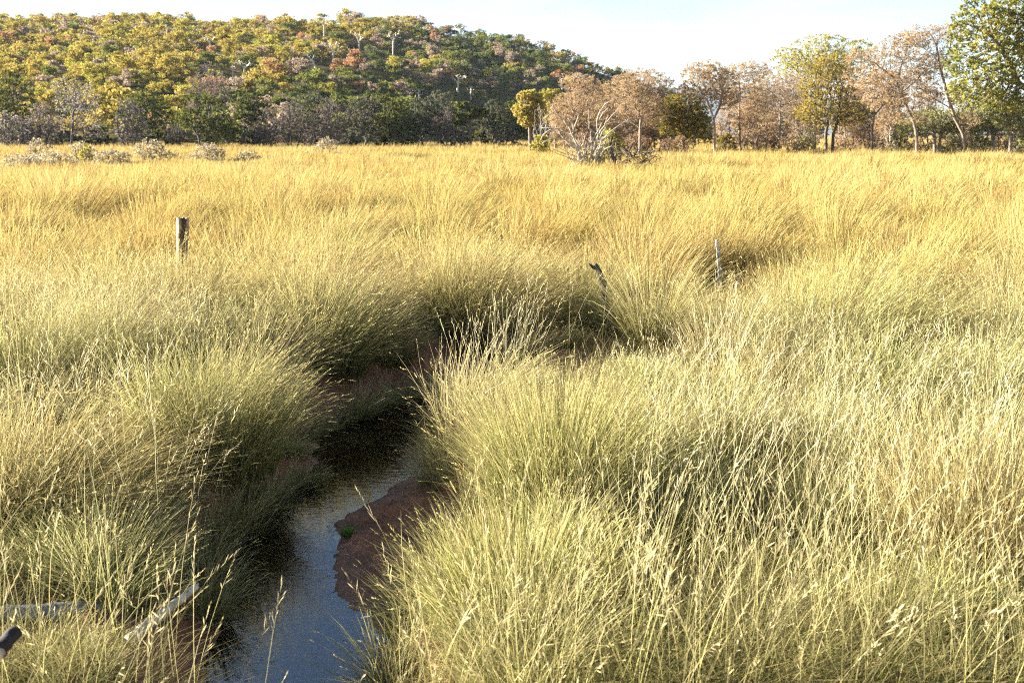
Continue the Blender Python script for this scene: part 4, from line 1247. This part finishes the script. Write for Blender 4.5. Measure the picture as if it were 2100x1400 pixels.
for i, (fx, fy, top, wd, lab) in enumerate(PALE_TREES):
    hit = hill_hit(fx, fy)
    if hit is None:
        print("no hit", lab); continue
    b = np.array(hit)
    mpp = b[1] / CP / FPX
    H = (fy - top) * mpp
    rng = np.random.default_rng(700 + i)
    lean = -0.4 if 'leaning' in lab else rng.normal(0, 0.06)
    polys = [[b, b + np.array((lean * H * .3, 0, H * .3)), b + np.array((lean * H * .6, 0, H * .5))]]
    lobes = [(b + np.array((lean * H + s_ * wd * mpp * .28, rng.normal(0, .3), H * (0.78 + rng.uniform(-.08, .1)))), (wd * mpp * .3, wd * mpp * .3, H * .18)) for s_ in (-1, 0, 1)]
    KIND['palehill'] = dict(a=(.5, .42, .3), b=(.6, .5, .36), s=.3, n=0, bark=(.74, .64, .49), tip=.09, rmax=.34)
    if 'rust' in lab: KIND['palehill'].update(n=14, a=(.38, .17, .06), b=(.50, .26, .10), s=.36)
    grow_tree('bare_tree', b, polys, lobes, 'palehill', lab, 'tree', "pale bare trees on the hill", nattr=46, D=0.5, seed=720 + i, wob=0.35)
RUST = [(428, 138, 2.9, "rust-coloured round tree on the sunlit slope above the wide olive tree"), (728, 156, 3.7, "largest rust-coloured tree at the middle of the hill"), (622, 98, 2.7, "rust-red tree with a pale trunk below the crest"), (562, 170, 2.9, "dull rust tree low on the hill above the green tree"), (690, 158, 2.4, "small rust tree left of the largest rust one"), (985, 216, 2.2, "orange tree peeping over the tree line right of the lone flat-crowned tree"), (105, 112, 2.8, "mauve-rust tree far left on the sunlit slope")]
for i, (fx, fy, sz, lab) in enumerate(RUST):
    hit = hill_hit(fx, fy)
    if hit is None:
        print("no hit", lab); continue
    o = link('hillside_tree', HT_PROTO['rust-coloured'][i % 3], None, hit)
    s = sz / 2.6
    o.scale = (s, s, s); o.rotation_euler = (0, 0, i * 1.3)
    tag(o, lab, 'tree', "rust-coloured trees on the hill")

# ------------------------------------------------------------------ the dead pale bush
def limb_tubes(lines, r0, r1, col, rng, sides=7, wobble=0.0, step=0.12):
    """lines: list of (points, start radius, end radius) in metres."""
    a = Acc()
    for pts, ra, rb in lines:
        pts = np.asarray(pts, float)
        p = resample(pts, step)
        if len(p) > 4:
            for _ in range(2): p[1:-1] = p[1:-1] * 0.5 + (p[:-2] + p[2:]) * 0.25
        p[1:] += rng.normal(0, wobble, (len(p) - 1, 3))
        n = len(p)
        t = np.linspace(0, 1, n)
        r = (ra + (rb - ra) * t) * (1 + rng.normal(0, 0.05, n))
        d = np.gradient(p, axis=0); d /= np.linalg.norm(d, axis=1, keepdims=True) + 1e-9
        u = np.cross(d, np.array((0.31, 0.87, 0.38))); u /= np.linalg.norm(u, axis=1, keepdims=True) + 1e-9
        v = np.cross(d, u)
        an = np.arange(sides) / sides * 2 * math.pi
        lump = 1 + 0.08 * rng.normal(size=(1, sides, 1)) + 0.05 * rng.normal(size=(n, sides, 1))
        V = p[:, None] + (u[:, None] * np.cos(an)[None, :, None] + v[:, None] * np.sin(an)[None, :, None]) * r[:, None, None] * lump
        i = np.arange(n * sides).reshape(n, sides)
        j = np.roll(i, -1, 1)
        q = np.stack([i[:-1], j[:-1], j[1:], i[1:]], -1).reshape(-1, 4)
        V = np.concatenate([V.reshape(-1, 3), p[[0, -1]]])
        tr = np.concatenate([np.stack([j[0], i[0], np.full(sides, n * sides)], -1), np.stack([i[-1], j[-1], np.full(sides, n * sides + 1)], -1)])
        c = np.asarray(col)[None] * rng.uniform(0.82, 1.1, (len(V), 1))
        a.add(V, q, tr, c)
    return a


def zc(pts, Y, rng, d0=0.0, d1=0.0):
    n = len(pts)
    return [P(1050 + a / 6.0, 130 + b / 6.0, Y + d0 + (d1 - d0) * k / max(1, n - 1) + rng.normal(0, 0.03)) for k, (a, b) in enumerate(pts)]


def build_dead_bush():
    rng = np.random.default_rng(5)
    Y = 50.0
    base = np.array((P(1195, 345, Y)[0], Y, 0.3))
    L = [
        ([(880, 1290), (840, 1180), (800, 1000), (740, 880), (700, 780), (660, 690), (600, 670), (545, 620), (520, 540), (495, 510)], .085, .032, 0, -.5),
        ([(520, 600), (450, 630), (400, 680)], .04, .022, -.5, -.7),
        ([(860, 1280), (850, 1150), (780, 1020), (680, 950), (600, 920), (470, 930), (370, 990)], .085, .03, 0, -.9),
        ([(840, 1050), (740, 900), (640, 850), (590, 795), (500, 800), (400, 860), (350, 940)], .07, .026, .1, .6),
        ([(500, 800), (430, 790), (360, 795)], .035, .02, .4, .6),
        ([(740, 900), (770, 780), (740, 720), (690, 680)], .06, .04, 0, -.2),
        ([(765, 790), (800, 690), (820, 640)], .04, .022, 0, .2),
        ([(600, 890), (540, 830), (480, 750)], .035, .016, .1, .3),
        ([(950, 1290), (960, 1170), (1020, 1050), (1030, 950), (1080, 850), (1140, 760), (1230, 730), (1310, 720)], .10, .032, 0, .5),
        ([(1140, 760), (1170, 680), (1190, 640)], .04, .025, .2, .1),
        ([(1150, 745), (1210, 660), (1290, 590), (1330, 565)], .04, .02, .2, .6),
        ([(1060, 880), (1040, 720), (1060, 640), (1120, 540), (1180, 470), (1290, 450)], .06, .025, .1, -.4),
        ([(1055, 720), (1110, 620), (1190, 545)], .04, .02, 0, -.3),
        ([(1040, 870), (1000, 840), (950, 820), (940, 700), (945, 565)], .055, .03, 0, -.3),
        ([(1030, 1040), (1060, 1000), (1180, 870), (1320, 760), (1400, 720), (1470, 670)], .065, .025, .1, .9),
        ([(750, 1280), (740, 1220), (700, 1150), (660, 1060), (630, 1010)], .05, .025, -.1, -.5),
        ([(665, 1120), (560, 1075), (480, 1050)], .035, .018, -.3, -.8),
        ([(775, 1280), (770, 1210), (740, 1080), (725, 1040)], .055, .03, 0, -.2),
        ([(880, 1290), (890, 1050), (905, 960)], .05, .025, 0, .2),
        ([(900, 1290), (830, 1120), (690, 990), (560, 830), (530, 750)], .05, .02, .2, .7),
        ([(980, 1290), (1000, 1150), (1090, 990), (1090, 860), (1160, 800)], .06, .025, .3, .6),
        ([(930, 1280), (930, 1100), (870, 950), (860, 850)], .045, .018, .2, .5),
        ([(640, 700), (700, 790), (750, 860)], .04, .05, -.3, 0),
    ]
    for k in range(26):
        a0, a1 = rng.uniform(800, 1090), rng.uniform(R(20), R(165))
        ln_ = rng.uniform(260, 560) * (0.75 + 0.25 * math.sin(a1))
        ex, ey = 950 + ln_ * 1.05 * math.cos(a1), 1230 - ln_ * math.sin(a1) * 0.95
        mx_, my_ = a0 + (ex - a0) * 0.42 + rng.normal(0, 20), 1270 - (1270 - ey) * rng.uniform(0.5, 0.66)
        L.append(([(a0, 1290), (a0 + (mx_ - a0) * .5, 1290 - (1290 - my_) * .55), (mx_, my_), (mx_ + (ex - mx_) * .55 + rng.normal(0, 25), my_ + (ey - my_) * .6 + rng.normal(0, 20)), (ex, ey + rng.uniform(0, 40))], rng.uniform(.035, .065), rng.uniform(.012, .022), rng.normal(0, .2), rng.normal(0, .9)))
    root = empty('dead_bush', base)
    tag(root, "dead bush of bare pale twisting branches standing alone in the golden field", 'dead bush')
    lines = [(np.array(zc(p, Y, rng, a, b)) - base, r0 * .72, r1 * .8) for p, r0, r1, a, b in L]
    link('branches', limb_tubes(lines, 0, 0, (.50, .435, .35), rng, 6, 0.008, 0.13).mesh('branches', [M_WOOD], True), root)
    dk = [([(1310, 1290), (1290, 1240), (1230, 1130), (1205, 1010), (1240, 900)], .13, .05, 0, .1)]
    link('charred_stem', limb_tubes([(np.array(zc(p, Y, rng, a, b)) - base, r0, r1) for p, r0, r1, a, b in dk], 0, 0, (.10, .08, .07), rng, 7, 0.01, 0.15).mesh('charred_stem', [M_WOOD], True), root)['label'] = "thick dark leaning stem"
    tw = []
    for k in range(40):
        a, b = rng.uniform(800, 1250), rng.uniform(1080, 1270)
        tw.append((np.array(zc([(a, b + 60), (a + rng.normal(0, 40), b - 60), (a + rng.normal(0, 90), b - rng.uniform(80, 260))], Y, rng, rng.normal(0, .3), rng.normal(0, .5))) - base, .022, .008))
    link('twigs', limb_tubes(tw, 0, 0, (.34, .28, .22), rng, 4, 0.012, 0.15).mesh('twigs', [M_WOOD], True), root)
    # the fallen dark brush beside it
    b2 = np.array((P(1305, 345, 50.5)[0], 50.5, 0.3))
    lines = [(np.array(zc([(1205, 1000), (1300, 990), (1380, 1040), (1440, 1100), (1500, 1140)], 50.5, rng)) - b2, .05, .03)]
    for k in range(90):
        a, b = rng.uniform(1330, 1740), rng.uniform(1100, 1240)
        s = rng.choice([-1, 1])
        lines.append((np.array(zc([(a, b), (a + s * rng.uniform(20, 80), b - rng.uniform(-20, 60)), (a + s * rng.uniform(60, 150), b - rng.uniform(-40, 150))], 50.5, rng, rng.normal(0, .4), rng.normal(0, .6))) - b2, rng.uniform(.015, .035), .008))
    r2 = tag(link('fallen_brush', limb_tubes(lines, 0, 0, (.15, .115, .09), rng, 4, 0.015, 0.12).mesh('fallen_brush', [M_WOOD], True), None, tuple(b2)), "heap of dark fallen twigs beside the dead pale bush", 'brush')


build_dead_bush()

# ------------------------------------------------------------------ posts, sticks and logs near the stream
def wood(name, pts, ra, rb, col, label, cat, sides=14, wobble=0.002, step=0.04, seed=1, mat_=None, extra=()):
    rng = np.random.default_rng(seed)
    pts = np.asarray(pts, float)
    base = pts[0].copy()
    a = limb_tubes([(pts - base, ra, rb)] + [(np.asarray(p) - base, x, y) for p, x, y in extra], 0, 0, col, rng, sides, wobble, step)
    o = link(name, a.mesh(name, [mat_ or M_WOOD], True), None, tuple(base))
    return tag(o, label, cat)


def build_small():
    rng = np.random.default_rng(9)
    # round wooden post: weathered on the outside, burnt down one side
    Y = 12.5
    top = P(375, 447, Y); bot = np.array((P(371, 600, Y)[0], Y, 0.2))
    h = top[2] - bot[2]
    root = empty('wooden_post', bot)
    tag(root, "round weathered wooden post, scorched dark on one side, standing in the grass", 'post')
    nr, ns = 30, 24
    a = Acc()
    zz = np.linspace(0, h, nr); an = np.arange(ns) / ns * 2 * math.pi
    lx = (top[0] - bot[0])
    rad = 0.074 * (1 + 0.03 * rng.normal(size=(1, ns)) + 0.015 * rng.normal(size=(nr, ns)))
    V = np.stack([lx * (zz / h)[:, None] + rad * np.cos(an), rad * np.sin(an), np.broadcast_to(zz[:, None], (nr, ns)) + (zz[:, None] > h - 1e-6) * 0.008 * rng.normal(size=(1, ns))], -1)
    i = np.arange(nr * ns).reshape(nr, ns); j = np.roll(i, -1, 1)
    q = np.stack([i[:-1], j[:-1], j[1:], i[1:]], -1).reshape(-1, 4)
    # the scorched face looks towards the camera and a little right; its edge is ragged
    ang = (an[None] - R(-62) + math.pi) % (2 * math.pi) - math.pi
    burn = smooth(0.80, 0.40, np.abs(ang) + 0.25 * snoise(an[None] * 0.3 + 0 * zz[:, None], zz[:, None] + 0 * an[None], 0.12, 4)) * smooth(h - 0.80, h - 0.62, zz[:, None] + 0.06 * rng.normal(size=(nr, ns)))
    c = np.array((.50, .34, .21))[None, None] * (1 - burn[..., None]) + np.array((.05, .035, .03))[None, None] * burn[..., None]
    a.add(V.reshape(-1, 3), q, None, c.reshape(-1, 3))
    o = link('shaft', a.mesh('shaft', [M_WOOD], True), root)
    a = Acc()
    ring = V[-1] * np.array((1, 1, 1)) + np.array((0, 0, 0.001))
    cc = np.array((lx, 0, h - 0.004))
    inner = cc + (ring - cc) * 0.6
    vv = np.concatenate([ring, inner, cc[None]])
    k = np.arange(ns); k1 = (k + 1) % ns
    a.add(vv, np.stack([k, k1, k1 + ns, k + ns], -1), np.stack([k + ns, k1 + ns, np.full(ns, 2 * ns)], -1), (.34, .27, .19))
    link('sawn_top', a.mesh('sawn_top', [M_WOOD]), root)
    a = Acc()
    for (az_, zz_) in ((R(-100), h - 0.145), (R(-150), h - 0.50)):
        p0 = np.array((lx * zz_ / h + 0.064 * math.cos(az_), 0.064 * math.sin(az_), zz_))
        d = np.array((math.cos(az_), math.sin(az_), 0.0))
        a = Acc()
        n0 = limb_tubes([(np.array([p0, p0 + d * 0.012, p0 + d * 0.02]), .009, .008)], 0, 0, (.03, .025, .022), rng, 8, 0, 0.006)
        link('rusty_nail', n0.mesh('rusty_nail', [M_WOOD], True), root)
    # thin grey stake with a stub of wire
    Y = 13.0
    b = P(1474, 640, Y); b[2] = 0.25
    wood('wooden_stake', [b, P(1475, 560, Y), P(1473, 525, Y), P(1471, 492, Y)], .028, .022, (.40, .39, .40), "thin grey weathered stake standing upright in the golden grass", 'stake', 10, 0.003, 0.06, 3,
         extra=[([P(1474, 545, Y), P(1482, 553, Y - .05), P(1488, 566, Y - .05)], .006, .005)])
    # burnt crooked stick
    Y = 10.4
    b = P(1252, 640, Y); b[2] = 0.25
    wood('burnt_stick', [b, P(1238, 588, Y), P(1231, 566, Y), P(1224, 549, Y), P(1219, 543, Y)], .040, .030, (.055, .045, .04), "black burnt stick with a crooked tip leaning out of the grass", 'stick', 9, 0.004, 0.04, 4,
         extra=[([P(1226, 550, Y), P(1214, 546, Y - .02), P(1207, 541, Y - .03)], .022, .008)])
    # grey log lying at the left
    Y = 4.62
    wood('fallen_log', [PZ(-160, 1272, .37), PZ(-60, 1264, .37), PZ(60, 1258, .37), PZ(140, 1252, .36), PZ(210, 1250, .34)], .048, .040, (.27, .27, .28), "smooth grey log lying level in the grass at the left edge", 'log', 14, 0.001, 0.05, 5)
    # pale leaning log
    wood('leaning_log', [P(262, 1315, 4.05), P(300, 1285, 4.13), P(345, 1248, 4.25), P(385, 1217, 4.36), P(402, 1203, 4.42)], .028, .018, (.62, .54, .42), "pale bleached log slanting up beside the blue water", 'log', 12, 0.0015, 0.04, 6,
         extra=[([P(380, 1220, 4.35), P(394, 1208, 4.40), P(408, 1196, 4.45)], .014, .005)])
    # stick with a charred end, close to the camera
    pa, pb = P(-60, 1390, 2.45), P(33, 1296, 2.62)
    d = (pb - pa) / np.linalg.norm(pb - pa)
    g = pa - d * ((pa[2] - 0.25) / max(0.2, d[2]))
    root = empty('charred_stick', g)
    tag(root, "pale stick with a blackened end poking in at the lower left corner", 'stick')
    m_ = pb - d * 0.075
    link('shaft', limb_tubes([(np.array([g, pa, m_]) - g, .032, .024)], 0, 0, (.62, .50, .34), rng, 14, 0.001, 0.05).mesh('shaft', [M_WOOD], True), root)
    link('charred_end', limb_tubes([(np.array([m_ - d * .004, m_ + d * .03, pb]) - g, .026, .021)], 0, 0, (.035, .028, .024), rng, 14, 0.0015, 0.012).mesh('charred_end', [M_WOOD], True), root)
    # rough brown log in the corner
    wood('bark_log', [PZ(-70, 1362, .36), PZ(0, 1375, .36), PZ(50, 1392, .35), PZ(100, 1412, .33)], .050, .045, (.36, .27, .19), "rough brown log in the bottom left corner, partly under grass", 'log', 14, 0.004, 0.04, 8)
    # weathered broken stump half hidden in the grass
    c = PZ(1336, 1110, 0.25); c[2] = float(ground_z(c[:1], c[1:2])[0]) - 0.03
    nr, ns = 8, 26
    an = np.arange(ns) / ns * 2 * math.pi
    hz = 0.16 + 0.03 * np.cos(an - R(140)) + 0.04 * rng.normal(size=ns)
    rad = 0.125 * (1 + 0.10 * np.cos(2 * an + 1) + 0.11 * rng.normal(size=ns))
    out = np.stack([np.stack([rad * np.cos(an) * (1.18 - .18 * f), rad * np.sin(an) * (1.18 - .18 * f), hz * f], -1) for f in np.linspace(0, 1, nr)])
    inn = np.stack([np.stack([rad * np.cos(an) * k, rad * np.sin(an) * k, hz - dz], -1) for k, dz in ((0.82, 0.004), (0.66, 0.05), (0.45, 0.09), (0.15, 0.10))])
    V = np.concatenate([out, inn])
    i = np.arange(len(V) * ns).reshape(len(V), ns); j = np.roll(i, -1, 1)
    q = np.stack([i[:-1], j[:-1], j[1:], i[1:]], -1).reshape(-1, 4)
    a = Acc(); a.add(V.reshape(-1, 3), q, None, np.array((.21, .20, .19)) * rng.uniform(.75, 1.1, (V.shape[0] * ns, 1)))
    o = link('tree_stump', a.mesh('tree_stump', [M_WOOD], True), None, tuple(c))
    tag(o, "grey broken tree stump with a hollow top, half hidden by seeding grass", 'stump')
    # pale stone in the grass
    import bmesh
    bm = bmesh.new(); bmesh.ops.create_icosphere(bm, subdivisions=3, radius=0.055)
    for v in bm.verts:
        p = v.co
        f = 1 + 0.18 * math.sin(p.x * 60 + 1) * math.cos(p.y * 45) + 0.12 * math.sin(p.z * 70 + p.x * 30)
        v.co = Vector((p.x * 1.25 * f, p.y * f, p.z * 0.7 * f))
    me = bpy.data.meshes.new('stone'); bm.to_mesh(me); bm.free()
    at = me.color_attributes.new("Col", 'FLOAT_COLOR', 'POINT')
    at.data.foreach_set("color", np.tile(np.array((.60, .56, .48, 1), np.float32), len(me.vertices)))
    me.materials.append(M_WOOD)
    c = P(1202, 1098, 4.9)
    c = PZ(1202, 1098, 0.48)
    gz = float(ground_z(c[:1], c[1:2])[0])
    o = link('stone', me, None, (c[0], c[1], gz + 0.02))
    tag(o, "small pale stone lying in the near grass left of the stump", 'stone')
    # little green weed on the mud
    c = PZ(712, 1088, 0.06); c[2] = float(ground_z(c[:1], c[1:2])[0])
    a = Acc()
    n = 26
    az = rng.uniform(0, 6.28, n)
    blades(a, np.stack([rng.normal(0, .012, n), rng.normal(0, .012, n), np.zeros(n)], 1), az, rng.uniform(.2, .7, n), rng.uniform(.9, 1.5, n), rng.uniform(.05, .10, n), rng.uniform(.010, .018, n), np.tile((.08, .17, .03), (n, 1)), np.tile((.14, .30, .05), (n, 1)), 4, 0.1, np.full(n, 0.003), rng=rng)
    tag(link('weed', a.mesh('weed', [M_LEAF]), None, tuple(c)), "small fresh green weed growing at the edge of the brown mud", 'weed')


build_small()

# ------------------------------------------------------------------ air
def build_haze():
    x0, x1, y0, y1, z0, z1 = -7000, 7000, -600, 7600, -6, 330
    V = [(x, y, z) for z in (z0, z1) for y in (y0, y1) for x in (x0, x1)]
    q = [(0, 2, 3, 1), (4, 5, 7, 6), (0, 1, 5, 4), (2, 6, 7, 3), (0, 4, 6, 2), (1, 3, 7, 5)]
    m, n, out = mat("air")
    vol = n.nodes.new("ShaderNodeVolumePrincipled")
    vol.inputs['Color'].default_value = (0.62, 0.76, 1.0, 1)
    vol.inputs['Density'].default_value = HAZE
    n.links.new(vol.outputs[0], out.inputs['Volume'])
    tag(link("haze", make_mesh("haze", V, q, None, None, [m])), kind='stuff')


HAZE = 0.00006
if HAZE: build_haze()
